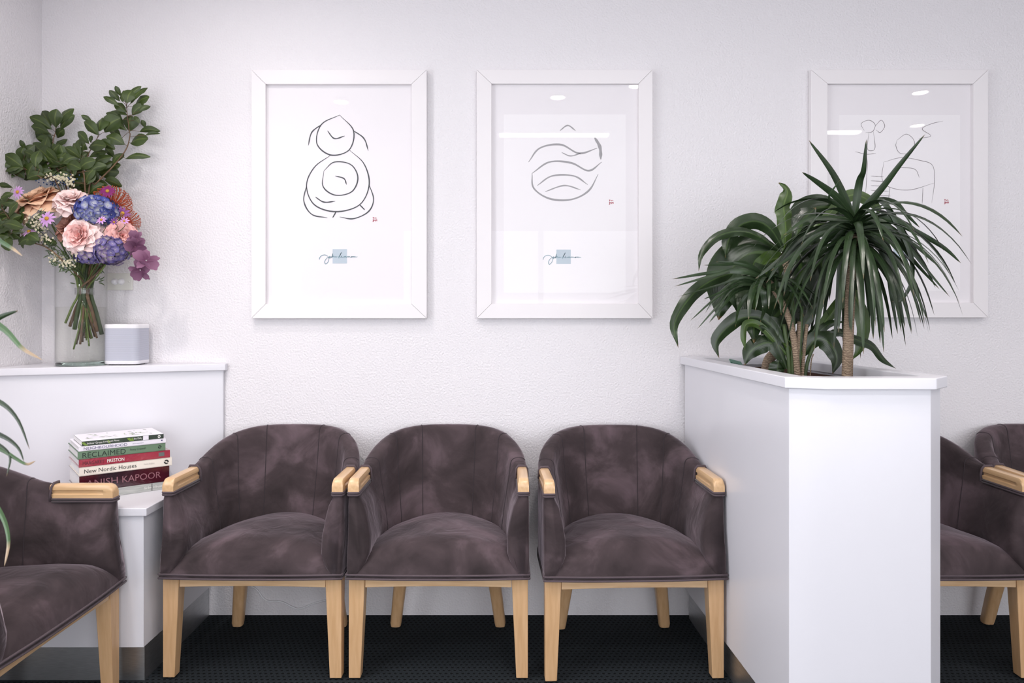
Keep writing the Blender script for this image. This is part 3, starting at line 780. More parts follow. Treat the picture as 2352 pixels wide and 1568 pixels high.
M['bk_cream'] = bm_('cream_cover', srgb(232, 224, 212))
M['bk_kap'] = mat('dark_maroon_cover', srgb(98, 8, 34), .15, coat=1, var=srgb(34, 22, 30), nscale=4, bump=.5, bscale=35, bdist=.004)
M['bk_grey'] = mat('grey_photo_cover', srgb(160, 164, 160), .25, var=srgb(192, 194, 190), nscale=20, stretch=(1, 1, 8))
M['t_white'] = bm_('white_print', srgb(238, 238, 232)); M['t_navy'] = bm_('navy_print', srgb(70, 66, 110)); M['t_dk'] = bm_('dark_green_print', srgb(28, 44, 34))
M['t_black'] = bm_('black_print', srgb(36, 36, 36)); M['t_dkred'] = bm_('dark_red_print', srgb(84, 30, 42)); M['t_grey'] = bm_('grey_print', srgb(176, 170, 164))
M['t_rose'] = bm_('rose_foil_print', srgb(140, 96, 104)); M['t_leaf'] = bm_('leaf_green_print', srgb(120, 150, 60)); M['t_blue'] = bm_('pale_blue_print', srgb(140, 178, 210))
z = .6085
ZS = .96
def book(label, x0, x1, th, dp, cover, hard, content, shift=0):
    global z
    th = th*ZS
    u0 = spine_x(x0); u1 = spine_x(x1); L_ = u1-u0
    org = SP0+bu*u0+bv*shift; ctr = org+bu*L_/2+bv*dp/2
    root = empty('book', (ctr.x, ctr.y, z), label, 'book', 'books stacked on the side table')
    R3 = Matrix.Rotation(TH, 3, 'Z'); ct = .0028 if hard else .0012; m = MB()
    for zz in (z+ct/2, z+th-ct/2-.0003): m.box(ctr+V(0, 0, zz), (L_, dp, ct), R3)
    m.box(org+bu*L_/2+bv*(ct/2)+V(0, 0, z+th/2), (L_, ct, th-.0004), R3)
    recalc(m.build('cover', cover, root, smooth=False, bevel=.0006))
    ov = .003 if hard else .0004
    MB().box(ctr-bv*(ov/2)+bv*(ct/2)+V(0, 0, z+th/2), (L_-2*ov, dp-ov-ct-.0005, th-2*ct-.0006), R3).build('pages', M['pages'], root, smooth=False)
    if content: content(root, org, L_, z+th/2, th, ctr)
    z += th
    return root
def c_bottom(root, org, L, zc, th, ctr):
    m = MB(); add_text(m, 'Gardens in Bruton', .012, L*.70, zc, org, .062); m.build('title', M['t_white'], root)
    m = MB(); m.box(org+bu*.075-bv*.0004+V(0, 0, zc), (.008, .0006, th*.94), Matrix.Rotation(TH, 3, 'Z')); m.build('blue_band', M['t_blue'], root, smooth=False)
    m = MB(); m.box(org+bu*L*.79-bv*.0004+V(0, 0, zc), (.002, .0006, th*.94), Matrix.Rotation(TH, 3, 'Z')); m.build('dark_line', M['t_black'], root, smooth=False)
def c_kap(root, org, L, zc, th, ctr):
    m = MB(); add_text(m, 'ANISH', .034, L*.07, zc, org, L*.34); add_text(m, 'KAPOOR', .034, L*.46, zc, org, L*.44); m.build('title', M['t_rose'], root)
def c_cream(root, org, L, zc, th, ctr):
    m = MB(); add_text(m, 'New Nordic Houses', .021, L*.05, zc, org, L*.55); m.build('title', M['t_black'], root)
    m = MB(); add_text(m, 'Dominic Bradbury', .0085, L*.68, zc, org, L*.12); m.build('author_name', M['t_grey'], root)
    m = MB(); logo(m, L*.935, zc, .0085, org); m.build('emblem', M['t_black'], root)
def c_red(root, org, L, zc, th, ctr):
    m = MB(); add_text(m, 'MARGARET', .017, L*.04, zc-.001, org, L*.225); m.build('first_name', M['t_dkred'], root)
    m = MB(); add_text(m, 'PRESTON', .017, L*.295, zc-.001, org, L*.185); m.build('last_name', M['t_white'], root)
    m = MB(); m.box(org+bu*L*.90-bv*.0004+V(0, 0, zc+.001), (.020, .0006, .014), Matrix.Rotation(TH, 3, 'Z')); m.build('emblem', mat('grey_green_print', srgb(96, 104, 102), .4), root, smooth=False)
def c_green(root, org, L, zc, th, ctr):
    m = MB(); add_text(m, 'RECLAIMED', .0265, L*.05, zc-.001, org, L*.48); m.build('title', M['t_dk'], root)
    m = MB(); add_text(m, 'Penny Craswell', .011, L*.58, zc+.001, org, L*.18); logo(m, L*.93, zc+.001, .0062, org); m.build('author_name', M['t_dk'], root)
def c_white(root, org, L, zc, th, ctr):
    m = MB(); add_text(m, 'NEIGHBOURHOOD', .0135, L*.055, zc, org, L*.485); m.build('title', M['t_navy'], root)
    m = MB(); add_text(m, 'HETTY McKINNON', .0042, L*.60, zc, org, L*.13)
    m.add([org+bu*(L*.95+.003*math.cos(t))-bv*.0006+V(0, 0, zc+.002+.003*math.sin(t)) for t in [i*PI/6 for i in range(12)]], [tuple(range(12))]); m.build('author_name', M['t_navy'], root)
def c_top(root, org, L, zc, th, ctr):
    m = MB(); add_text(m, 'Indoor Green', .0105, L*.06, zc, org, L*.18); add_text(m, 'Living with Plants', .0085, L*.25, zc, org, L*.19)
    add_text(m, 'Bree Claffey', .0095, L*.62, zc, org, L*.10); logo(m, L*.94, zc, .0052, org); m.build('title', M['t_white'], root)
    m = MB(); rr = random.Random(3)
    for u, w_ in ((.02, .014), (.31, .008), (.56, .016), (.60, .006)):
        m.add([org+bu*(L*u-w_*.5)-bv*.0004+V(0, 0, zc+.004), org+bu*(L*u+w_*.2)-bv*.0004+V(0, 0, zc-.006), org+bu*(L*u+w_)-bv*.0004+V(0, 0, zc-.007), org+bu*(L*u+w_*.1)-bv*.0004+V(0, 0, zc+.006)], [(0, 1, 2, 3)])
    m.build('printed_leaf', M['t_leaf'], root, smooth=False)
    m = MB(); m.box(org+bu*L*.77-bv*.0003+V(0, 0, zc), (.019, .0006, th*.9), Matrix.Rotation(TH, 3, 'Z')); m.build('pale_patch', M['bk_white'], root, smooth=False)
    # cover picture: white cover with scattered printed leaves
    MB().box(ctr+V(0, 0, zc+th/2-.0001), (L-.001, .188, .0008), Matrix.Rotation(TH, 3, 'Z')).build('front_cover', M['bk_white'], root, smooth=False)
    pm_ = [MB(), MB()]
    for i in range(34):
        a = rr.uniform(.08, .9); b = rr.choice([.25, .35, .5, .75])*1+rr.uniform(-.08, .08); ln = rr.uniform(.012, .03); an = rr.uniform(0, 6.3)
        c0 = org+bu*(a*L)+bv*(b*.19)+V(0, 0, zc+th/2+.0006); d_ = Vector((math.cos(an), math.sin(an), 0)); s_ = Vector((-d_.y, d_.x, 0))
        pm_[i % 2].add([c0-d_*ln/2, c0+s_*ln*.16, c0+d_*ln/2, c0-s_*ln*.16], [(0, 1, 2, 3)])
    pm_[0].build('printed_plants', mat('grey_green_leaf_print', srgb(110, 124, 98), .5), root, smooth=False)
    pm_[1].build('printed_plants', M['t_leaf'], root, smooth=False)
book('grey picture spined book at the very bottom of the stack on the side table', 183, 390, .030, .24, M['bk_grey'], False, c_bottom)
book('thick dark maroon book in shiny plastic wrap, second from the bottom', 182, 389, .061, .25, M['bk_kap'], True, c_kap)
book('cream spined hardback lying on the thick maroon book', 182, 395, .033, .235, M['bk_cream'], True, c_cream)
book('crimson book in crinkled plastic wrap above the cream book', 181, 390.5, .030, .245, M['bk_red'], True, c_red)
book('sage green book between the crimson and the white book', 178.5, 380, .030, .235, M['bk_green'], True, c_green)
book('thin white book with navy capitals just under the topmost book', 180.5, 381, .0185, .215, M['bk_white'], True, c_white)
book('dark green spined book with leafy white cover on top of the stack', 188, 376, .018, .19, M['bk_green_dark'], False, c_top)

# ------------------------------------------------------------------ vase, water, speaker, switch, cable
LZ = 1.071
vc = V(-1.725, -.1296, LZ); VR, VH = .0935, .424
va = empty('glass_vase', vc, 'tall clear cylindrical glass vase of flowers standing on the corner ledge', 'vase')
MB().lathe([(VR-.001, .0), (VR, .002), (VR, VH-.001), (VR-.0015, VH), (VR-.003, VH-.001), (VR-.003, .016), (0.001, .016), (.001, 0)], vc+V(0, 0, .0005), 64).build('vase_wall', M['vase'], va)
recalc(MB().lathe([(.001, .001), (VR-.0045, .001), (VR-.0035, .003), (VR-.0035, .012), (VR-.006, .0145), (.001, .0145)], vc, 64).build('vase_base', M['base_glass'], va))
wt = recalc(MB().lathe([(.001, .0175), (VR-.0042, .0175), (VR-.0038, .019), (VR-.0038, .236), (.001, .236)], vc, 64).build('water', M['water'], None, origin=vc))
tag(wt, 'clear water filling the lower half of the flower vase', 'water')

sp_c = V(-1.565, -.079, LZ)
spk = empty('smart_speaker', sp_c, 'small white speaker with grey mesh front standing right of the vase', 'speaker')
def rsq(hw, r, z, c, n=8):
    out = []
    for qx, qy, a0 in ((1, 1, 0), (-1, 1, PI/2), (-1, -1, PI), (1, -1, 1.5*PI)):
        for k in range(n): 
            t = a0+PI/2*k/(n-1); out.append(c+V(qx*(hw-r)+r*math.cos(t), (qy*(hw-r)+r*math.sin(t))*.82, z))
    return out
hw = .0715
recalc(MB().loft([rsq(hw-.003, .028, .004, sp_c), rsq(hw, .03, .007, sp_c), rsq(hw, .03, .018, sp_c)]).build('bottom_trim', M['white_plastic'], spk, auto=50))
recalc(MB().loft([rsq(hw-.0006, .03, .018, sp_c), rsq(hw-.0006, .03, .150, sp_c)]).build('grille', M['grille'], spk, auto=50))
recalc(MB().loft([rsq(hw, .03, .150, sp_c), rsq(hw, .03, .163, sp_c), rsq(hw-.002, .029, .166, sp_c), rsq(hw-.006, .026, .167, sp_c)]).build('top_cap', M['white_plastic'], spk, auto=50))
recalc(MB().loft([rsq(hw-.014, .02, 0.0005, sp_c), rsq(hw-.014, .02, .004, sp_c)]).build('foot', M['black'], spk, auto=50))

sw = P(275, 647, DO)
s_ = empty('dimmer_switch', (sw.x, -.004, sw.z), 'cream wall plate with two round dimmer knobs behind the bouquet', 'light switch')
MB().box((sw.x, -.005, sw.z), (.116, .009, .072)).build('plate', M['cream_plastic'], s_, smooth=False, bevel=.0025)
for dx in (-.014, .013):
    k = MB().lathe([(.0135, 0), (.0135, .003), (.010, .0035), (.0095, .016), (.0085, .0175), (.001, .0178)], V(sw.x+dx, -.0095, sw.z), 24, axis=(0, -1, 0)).build('knob', M['white_plastic'], s_)
for dx in (-.046, .044):
    MB().lathe([(.0042, 0), (.0040, .0012), (.001, .0014)], V(sw.x+dx, -.0095, sw.z), 16, axis=(0, -1, 0)).build('screw_cover', M['cream_plastic'], s_)
cb = spline([P(x, y, DO-.008) for x, y in ((560,1330),(572,1342),(590,1354),(602,1370),(615,1380),(634,1380),(650,1383),(668,1392),(684,1398),(700,1394),(716,1387),(740,1380),(770,1372),(788,1360),(791,1335),(800,1318),(806,1290),(806,1240))], 70)
tag(MB().tube(cb, .0030, 6).build('cable', M['cable'], None, origin=cb[35]), 'thin white cable sagging along the wall behind the chair legs', 'cable')

# ------------------------------------------------------------------ leaf and flower builders
VIEW = Vector((0, 1, 0))
def blade(mb, pts, width, prof='obov', n=12, roll=0.0, fold=.25, wave=0.0, wn=4, side=None, mat=0, nx=5, curl=0.0):
    c = spline(pts, n); rows = []
    for i, p in enumerate(c):
        t = (c[min(i+1, n-1)]-c[max(i-1, 0)]).normalized()
        if side is None: s = t.cross(VIEW)
        else: s = side-t*side.dot(t)
        if s.length < 1e-4: s = t.cross(Vector((.3, .9, .2)))
        s.normalize(); 
        if roll: s = Matrix.Rotation(roll, 3, t) @ s
        nn = s.cross(t).normalized()
        k = i/(n-1)
        if prof == 'obov': w_ = math.sin(PI*min(1, k**1.15*.97+.01))**.75
        elif prof == 'strap': w_ = (min(1, .45+k*4))*(1-k)**.42 if k < 1 else 0
        elif prof == 'corn': w_ = (.30+.70*math.sin(PI*min(1, k**.85)/1.0)**.9)*(1 if k < .75 else max(0, (1-k)/.25)**.55)
        elif prof == 'blade': w_ = min(1, .6+k*2)*(1-k)**.55 if k < 1 else 0
        else: w_ = math.sin(PI*k)**.6
        w_ = max(.012, w_)*width/2
        row = []
        for j in range(nx):
            a = -1+2*j/(nx-1)
            off = nn*(fold*abs(a)*w_)+nn*(wave*abs(a)**2*math.sin(k*wn*2*PI+(1.3 if a > 0 else 0)))
            row.append(p+s*(a*w_)+off)
        rows.append(row)
    mb.grid(rows, mat=mat)
def petal_(mb, c, ax, rad, az, length, width, elev, cup, mat=0, n=5, nx=5, ruffle=0, tipback=0):
    """petal starting at c, axis ax; elev = angle from axis plane (0 flat, pi/2 upright)"""
    ref = Vector((0, 0, 1)) if abs(ax.z) < .9 else Vector((1, 0, 0))
    e1 = ax.cross(ref).normalized(); e2 = ax.cross(e1).normalized()
    out = e1*math.cos(az)+e2*math.sin(az); sd = ax.cross(out).normalized()
    rows = []
    ph = rnd.uniform(0, 6)
    for i in range(n):
        k = i/(n-1); ang = elev+cup*(k-.5)*-1.0*0-tipback*k*k
        d = out*math.cos(elev-tipback*k)+ax*math.sin(elev-tipback*k)
        up = -out*math.sin(elev)+ax*math.cos(elev)
        p = c+out*rad+d*(length*k)
        wv = width/2*(.35+.65*math.sin(PI*min(1, .15+k*.72)))*(1 if k < .99 else .62)
        row = []
        for j in range(nx):
            a = -1+2*j/(nx-1)
            q = p+sd*(a*wv)+up*(cup*wv*a*a)+up*(ruffle*math.sin(a*5+k*4+ph))
            if k > .99: q = q-d*(abs(a)**2*length*.12)
            row.append(q)
        rows.append(row)
    mb.grid(rows, mat=mat)

NECK = V(-1.725+.014, -.1296, LZ+.300)
def stem_path(head, ax, i):
    a = i*2.399; r = .012+.006*((i*7) % 5)/5
    nk = NECK+V(r*math.cos(a)*1.1, r*math.sin(a), rnd.uniform(-.01, .01))
    bot = NECK+V(-math.cos(a)*.052*(.5+.5*((i*3) % 4)/3), -math.sin(a)*.05, -.185-.05*rnd.random())
    return [head, head-ax*.05+V(0, 0, -.01), head.lerp(nk, .6)+V(0, 0, -.01), nk, nk.lerp(bot, .5)+V(0, 0, 0), bot]
SI = [0]
def do_stem(root, head, ax, r=.003, m='stem', name='stem'):
    SI[0] += 1
    pth = spline(stem_path(head, ax, SI[0]), 22)
    return MB().tube(pth, r, 7).build(name, M[m], root)

def rose(label, px, py, d, R, ax, mats, group='garden roses in the bouquet', n=34, flat=1.0, tight=1.0):
    c = P(px, py, d); ax = Vector(ax).normalized()
    root = empty('garden_rose', c, label, 'rose', group)
    mb = MB()
    base = c-ax*R*.35
    for i in range(n):
        k = (i/(n-1)); az = i*2.399+rnd.uniform(-.2, .2)
        el = 1.45-1.35*k**1.1*flat
        ln = R*(.42+.72*k)*rnd.uniform(.92, 1.05); wd = R*(.40+.85*k)*rnd.uniform(.9, 1.1)
        petal_(mb, base, ax, R*.02+R*.10*k, az, ln, wd, el, .35 if k < .7 else .18, mat=(0 if k > .45 else 1), n=6, nx=6, ruffle=R*.025*(1 if k < .6 else .8), tipback=.15+.65*k)
    mb.build('petals', mats, root)
    sp = MB()
    for i in range(5): petal_(sp, base-ax*R*.05, ax, .002, i*2*PI/5, R*.7, R*.22, .1, .2, tipback=.3)
    sp.build('sepals', M['leaf_small'], root)
    do_stem(root, base-ax*.002, ax, .0032)
    return root
rose('large pale pink rose facing the viewer at the centre of the bouquet', 176, 538, 3.36, .080, (-.05, -1, .12), [M['pet_pink'], M['pet_rose']], n=52, flat=.95)
rose('pale pink rose with pointed petals directly beside the peach rose', 160, 448, 3.42, .076, (.15, -.65, .8), [M['pet_pink'], M['pet_pink']], n=38)
rose('big open peach rose at the upper left of the bouquet', 80, 445, 3.44, .098, (-.25, -.55, .85), [M['pet_peach'], M['pet_peach']], n=34, flat=.9)
rose('dusty salmon rose half hidden behind the large central rose', 150, 512, 3.46, .076, (-.35, -.8, .5), [M['pet_dusty'], M['pet_dusty']], n=26)
rose('pink rose leaning right beside the orchid stem', 282, 540, 3.42, .064, (.55, -.85, .1), [M['pet_rose'], M['pet_rose']], n=36)

def hydrangea(label, px, py, d, R, ax, mats, sc=(1, 1), n=70, group='hydrangea heads in the bouquet'):
    c = P(px, py, d); ax = Vector(ax).normalized(); root = empty('hydrangea', c, label, 'hydrangea', group)
    mb = MB(); ref = Vector((0, 0, 1)); e1 = ax.cross(ref).normalized(); e2 = ax.cross(e1).normalized()
    for i in range(n):
        zz = 1-1.15*(i+.5)/n; rr = math.sqrt(max(0, 1-zz*zz)); az = i*2.399
        dr = (ax*zz+e1*rr*math.cos(az)+e2*rr*math.sin(az)).normalized()
        p = c+Vector((dr.x*R*sc[0], dr.y*R, dr.z*R*sc[1]))*rnd.uniform(.88, 1.06)
        dn = (dr+Vector((rnd.uniform(-.25, .25), rnd.uniform(-.25, .25), rnd.uniform(-.25, .25)))).normalized()
        a0 = rnd.uniform(0, 1.5); m_ = 0 if rnd.random() < .6 else 1
        for k in range(4): petal_(mb, p, dn, .0006, a0+k*PI/2, R*.27, R*.31, .25, .25, mat=m_, n=4, nx=3)
        mb.ball(p+dn*.002, R*.022, 5, 3, mat=2)
    mb.build('florets', mats+[M['cream_dot']], root)
    mm = MB().ball(c-ax*R*.1, R*.80, 14, 8, sc=(sc[0], 1, sc[1])); mm.build('flower_core', M['stem_dark'], root)
    do_stem(root, c-ax*R*.5, ax, .0042, 'stem_brown')
    return root
hydrangea('blue mophead hydrangea at the right of the pale pink rose', 222, 486, 3.44, .072, (.15, -.8, .5), [M['pet_blue'], M['pet_blue2']], (1.05, .78))
hydrangea('purple mophead hydrangea low on the right side of the bouquet', 256, 574, 3.44, .062, (.3, -.9, -.1), [M['pet_purple'], M['pet_violet']], (1, .9))
hydrangea('small violet hydrangea over the vase rim under the central rose', 205, 588, 3.43, .046, (0, -1, -.1), [M['pet_violet'], M['pet_purple']], (1.1, .6), n=40)

def daisy(label, px, py, d, R, ax, mt, n=11, side=False):
    c = P(px, py, d); ax = Vector(ax).normalized(); root = empty('daisy', c, label, 'daisy', 'small daisies in the bouquet')
    mb = MB()
    for i in range(n): petal_(mb, c, ax, R*.18, i*2*PI/n+rnd.uniform(-.08, .08), R*.85*rnd.uniform(.85, 1.1), R*.30, .1 if not side else .75, .15, n=4, nx=3, tipback=.2)
    mb.build('petals', mt, root)
    MB().ball(c+ax*R*.03, R*.24, 10, 6).build('eye', M['yellow'], root)
    SI[0] += 1
    MB().tube(spline([c-ax*.002, c-ax*.03+V(0, 0, -.015), P(190+.3*(px-190), py+.45*(640-py), 3.50)], 14), .0012, 5).build('stem', M['stem_dark'], root)
daisy('lilac daisy lying over the left edge of the peach rose', 41, 441, 3.32, .028, (-.3, -1, .1), M['pet_lilac'])
daisy('lilac daisy among the white filler left of the dusty rose', 108, 502, 3.34, .034, (-.1, -1, .25), M['pet_lilac'])
daisy('lilac daisy at the lower left of the bouquet seen from its side', 67, 532, 3.38, .030, (-.2, -.6, .8), M['pet_lilac'], 8)
daisy('pinkish lilac daisy just below the blue hydrangea', 233, 505, 3.35, .022, (0, -.85, .5), M['pet_lilac'], 9)
daisy('deep magenta daisy above the orange pincushion flower', 247, 439, 3.42, .030, (.2, -.9, .4), M['pet_magenta'], 13)
daisy('mauve daisy on the right seen in profile pointing up right', 281, 490, 3.40, .032, (.75, -.3, .5), M['pet_mauve'], 9, True)
daisy('small lilac daisy bud between profile daisy and pink rose', 285, 508, 3.37, .020, (.5, -.6, .3), M['pet_lilac'], 8, True)
daisy('little lilac daisy directly below the blue hydrangea right end', 262, 510, 3.37, .018, (.2, -.7, .2), M['pet_mauve'], 8, True)

def pincushion(label, px, py, d, R, ax, arc0=-.6, n=110):
    c = P(px, py, d); ax = Vector(ax).normalized(); root = empty('pincushion_protea', c, label, 'protea', 'pincushion proteas in the bouquet')
    mb = MB(); ref = Vector((0, 0, 1)); e1 = ax.cross(ref).normalized(); e2 = ax.cross(e1).normalized()
    for i in range(n):
        zz = 1-1.1*(i+.5)/n; rr = math.sqrt(max(0, 1-zz*zz)); az = i*2.399
        dr = (ax*zz+e1*rr*math.cos(az)+e2*rr*math.sin(az)).normalized()
        p0 = c+dr*R*.35; p1 = c+dr*R*.8; p2 = c+dr*R*1.05+ax*R*.18; p3 = p2+ax*R*.12-dr*R*.12
        mb.tube(spline([p0, p1, p2, p3], 7), R*.016, 4); mb.ball(p3, R*.03, 4, 3)
    mb.build('styles', M['orange'], root)
    MB().ball(c, R*.5, 14, 8).build('flower_core', M['orange_red'], root)
    do_stem(root, c-ax*R*.3, ax, .004, 'stem_brown')
pincushion('orange pincushion flower with curling styles behind the blue hydrangea', 256, 478, 3.52, .075, (.25, -.5, .6))
pincushion('smaller orange pincushion flower above the pink rose on the right', 288, 512, 3.52, .052, (.6, -.5, .4), n=90)

def orchid(mb_root, c, ax, R, up):
    ax = Vector(ax).normalized()
    mb = MB()
    for k, (az, l, w_) in enumerate(((0.3, 1, .55), (1.65, 1.0, 1.0), (2.9, .95, .5), (4.1, .95, .5), (5.2, 1.0, 1.0))):
        petal_(mb, c, ax, R*.05, az+up, R*l, R*w_, .25, .25, n=6, nx=5, tipback=.2)
    return mb
oc = [P(311, 566, 3.42), P(312, 548, 3.44), P(336, 598, 3.40), P(322, 620, 3.39)]
root = empty('orchid_spray', P(322, 600, 3.42), 'drooping mauve orchid spray hanging over the right side of the bouquet', 'orchid')
for c_, ax_, R_, up_ in ((oc[1], (.5, -.7, .2), .036, 0), (oc[0], (.6, -.6, -.3), .044, 1), (oc[2], (.5, -.6, .5), .054, .5), (oc[3], (-.05, -.9, -.3), .048, 2)):
    m = orchid(root, c_, ax_, R_, up_); b_ = m.build('blossom', M['pet_orchid'], root)
    MB().ball(c_+Vector(ax_).normalized()*.006, .006, 8, 5).build('lip', M['cream_dot'], b_)
MB().tube(spline([NECK+V(.01, -.01, -.15), NECK, P(245, 590, 3.46), P(284, 572, 3.42), P(300, 585, 3.42), P(318, 602, 3.42), P(322, 618, 3.41)], 30), .0028, 7).build('stem', M['stem_dark'], root)

def filler(label, spots, d, dotm, n=26, spread=16, base=(195, 640), group='white filler sprays in the bouquet', leaves=True):
    c = P(spots[0][0], spots[0][1], d); root = empty('filler_spray', c, label, 'filler flower', group)
    st_ = MB(); dots = MB(); lf = MB()
    for (x, y) in spots:
        hub = P(x, y+spread*.8, d+.02); st_.tube(spline([P(base[0], base[1], 3.5), P((x+base[0])/2+5, (y+base[1])/2, d+.04), hub], 10), .0012, 5)
        for i in range(n):
            q = P(x+rnd.gauss(0, spread*.5), y+rnd.gauss(0, spread*.45), d+rnd.uniform(-.03, .03))
            st_.tube([hub, hub.lerp(q, .6)+V(0, 0, .002), q], .0005, 4)
            a = rnd.uniform(0, 6)
            for k in range(5): dots.ball(q+V(.0026*math.cos(a+k*1.257), -.001, .0026*math.sin(a+k*1.257)), .0018, 5, 3)
            if leaves and i % 2 == 0:
                s0 = hub.lerp(q, rnd.uniform(.1, .8)); blade(lf, [s0, s0+V(rnd.uniform(-.015, .015), rnd.uniform(-.01, .01), rnd.uniform(-.02, .012)), s0+V(rnd.uniform(-.03, .03), rnd.uniform(-.01, .01), rnd.uniform(-.03, .02))], .004, 'x', n=5, nx=3)
    st_.build('stem', M['stem_dark'], root); dots.build('florets', dotm, root)
    if leaves: lf.build('leaves', M['leaf_small'], root)
filler('cluster of tiny white flowers left of the dusty rose, around the lilac daisy', [(92, 495), (88, 520), (103, 545), (75, 505)], 3.38, M['cream_dot'])
filler('tiny white flowers hanging over the left vase rim', [(128, 592), (146, 606), (175, 583), (160, 600)], 3.40, M['cream_dot'], n=18, spread=14)
filler('speckled blue and white tuft between peach rose and foliage', [(122, 408), (145, 412), (160, 420)], 3.46, [M['cream_dot']], n=34, spread=14, leaves=False)
b = MB()
for i in range(90): b.ball(P(136+rnd.gauss(0, 20), 412+rnd.gauss(0, 6)+abs(rnd.gauss(0, 3)), 3.47+rnd.uniform(-.02, .02)), .0032, 5, 3)
cb_ = P(136, 412, 3.47)
r_ = empty('berry_cluster', cb_, 'dark blue bud cluster poking out above the pale pink rose', 'berries')
b.build('buds', M['bluedot'], r_); MB().tube(spline([cb_-V(0, 0, .01), P(165, 500, 3.50), NECK], 10), .002, 5).build('stem', M['stem_dark'], r_)

# ---- foliage branches
def c1(x, y): return (x*.2168, 180+y*.2168)
def c2(x, y): return (x*.1913, 380+y*.1913)
def branch(label, cv, stem, leaves, d0, d1, wk=.52, group='leafy branches in the bouquet', m='leaf_branch', extra=()):
    sp = [cv(*p) for p in stem]
    pts = [NECK+V(rnd.uniform(-.03, .03), .02, -.19), NECK+V(rnd.uniform(-.012, .012), .01, 0)]
    n = len(sp)
    for i, p in enumerate(sp): pts.append(P(p[0], p[1], d0+(d1-d0)*i/max(1, n-1)))
    root = empty('foliage_branch', pts[-1], label, 'leafy branch', group)
    c = spline(pts, 8*len(pts)); k = len(c)
    MB().tube(c, [.0038-.0026*i/k for i in range(k)], 7).build('stem', M['stem_brown'], root)
    lf = MB(); pe = MB()
    leaves = list(leaves)
    for (x0, y0, x1, y1, cnt) in extra:
        for _ in range(cnt):
            bx_ = rnd.uniform(x0, x1); by_ = rnd.uniform(y0, y1); a = rnd.uniform(-.4, PI+.4); q = rnd.uniform(130, 200)
            leaves.append((bx_, by_, bx_+q*math.cos(a), by_-q*math.sin(a)*.9))
    for (bx_, by_, tx, ty, *o) in leaves:
        b0 = cv(bx_, by_); t0 = cv(tx, ty)
        d = d0+(d1-d0)*.7+rnd.uniform(-.045, .045)
        p0 = P(b0[0], b0[1], d); p1 = P(t0[0], t0[1], d+rnd.uniform(-.03, .03)); L_ = (p1-p0).length
        w_ = (o[0] if o else wk)*L_*1.18
        mid = p0.lerp(p1, .5)+V(0, -.12*L_, .08*L_)
        p1 = p1+(p1-p0)*.08; blade(lf, [p0, mid, p1], w_, 'obov', n=9, roll=rnd.uniform(-.45, .45), fold=rnd.uniform(.1, .4), wave=.0012, wn=3)
        near = min(c, key=lambda q: (q-p0).length)
        pe.tube([near, near.lerp(p0, .6)+V(0, 0, .002), p0], .0009, 5)
    lf.build('leaves', M[m], root); pe.build('petiole', M['stem_brown'], root)
branch('tall leafy branch reaching highest and rightmost above the bouquet', c1, [(940,1200),(1010,1120),(1100,1030),(1190,940),(1290,820),(1350,720),(1378,600),(1370,560),(1350,400),(1340,290),(1330,250)],
 [(1270,240,1165,135),(1280,190,1225,88,.45),(1300,250,1300,140,.7),(1345,260,1395,135,.75),(1360,250,1485,95,.3),(1380,270,1550,110,.3),(1430,300,1570,200,.5),(1260,290,1108,200,.4),(1340,360,1220,270,.6),(1350,390,1215,345,.35),(1400,390,1520,290,.55),(1470,350,1585,300,.4),
  (1370,560,1385,405,1.0),(1310,500,1140,400,.55),(1300,440,1135,375,.3),(1420,400,1475,470,.5),(1500,440,1535,512,.7),(1480,565,1680,560,.3),(1540,605,1685,585,.2),(1385,690,1555,640,.75),(1320,700,1140,620,.6),(1285,640,1160,540,.45),(1340,550,1230,490,.4),(1330,850,1575,832,.25),(1195,900,1300,800,.75),(1170,960,1270,920,.5),(1215,840,1120,740,.4),(1050,1020,1245,995,.75),(1110,1080,1278,1140,.5),(1000,1100,1130,1130,.3)], 3.52, 3.60)
branch('shorter leafy branch in the middle with rounded upright leaves', c1, [(900,1150),(880,980),(930,820),(990,700),(1050,600)],
 [(1040,600,900,470,.65),(1050,560,1080,425,.95),(1110,570,1260,430,.7),(980,470,870,395,.45),(940,690,830,580,.5),(1050,670,1205,745,.55),(960,680,970,610,.5),(1110,570,1190,520,.5),(940,730,1110,720,.6),(950,830,1120,780,.5),(980,930,1165,835,.45),(880,760,900,690,1.0),(990,1000,870,900,.5),(900,1110,1000,960,.5),(1040,1090,1000,980,.5),(940,1230,1090,1130,.5),(860,850,700,740,.5),(850,820,780,700,.6)], 3.50, 3.56)
branch('dark leafy branch tip close to the room corner', c1, [(700,1150),(600,950),(560,700),(590,560),(600,450)],
 [(550,540,330,420,.45),(540,500,450,360,.6),(590,520,600,340,.65),(620,480,770,330,.55),(640,540,778,400,.4),(680,490,760,455,.35),(610,630,675,545,.6),(520,580,345,515,.5),(540,620,350,590,.45),(560,660,440,580,.6),(570,700,400,640,.5),(570,750,700,650,.5)], 3.56, 3.64)
branch('broad leafy branch forming the dark centre above the roses', c1, [(760,1150),(760,1000),(700,900),(600,870),(560,860)],
 [(550,880,560,700,.7),(560,890,400,740,.5),(550,870,360,700,.4),(540,870,260,780,.35),(600,850,760,800,.5),(820,900,600,880,.35),(700,860,640,720,.7),(760,880,620,780,.5),(640,950,800,960,.4),(600,980,480,1060,.5),(700,980,880,1010,.5),(660,900,840,830,.5),(720,900,520,930,.4),(480,880,500,640,.4),(780,1040,940,1080,.5),(500,900,400,800,.6),(520,960,300,900,.4),(820,760,840,650,.6),(700,1010,560,1010,.5),(840,1040,720,930,.6),(640,870,560,760,.8),(860,960,740,870,.6)], 3.50, 3.56, extra=[(250, 850, 1000, 1080, 40), (600, 950, 1150, 1250, 14)])
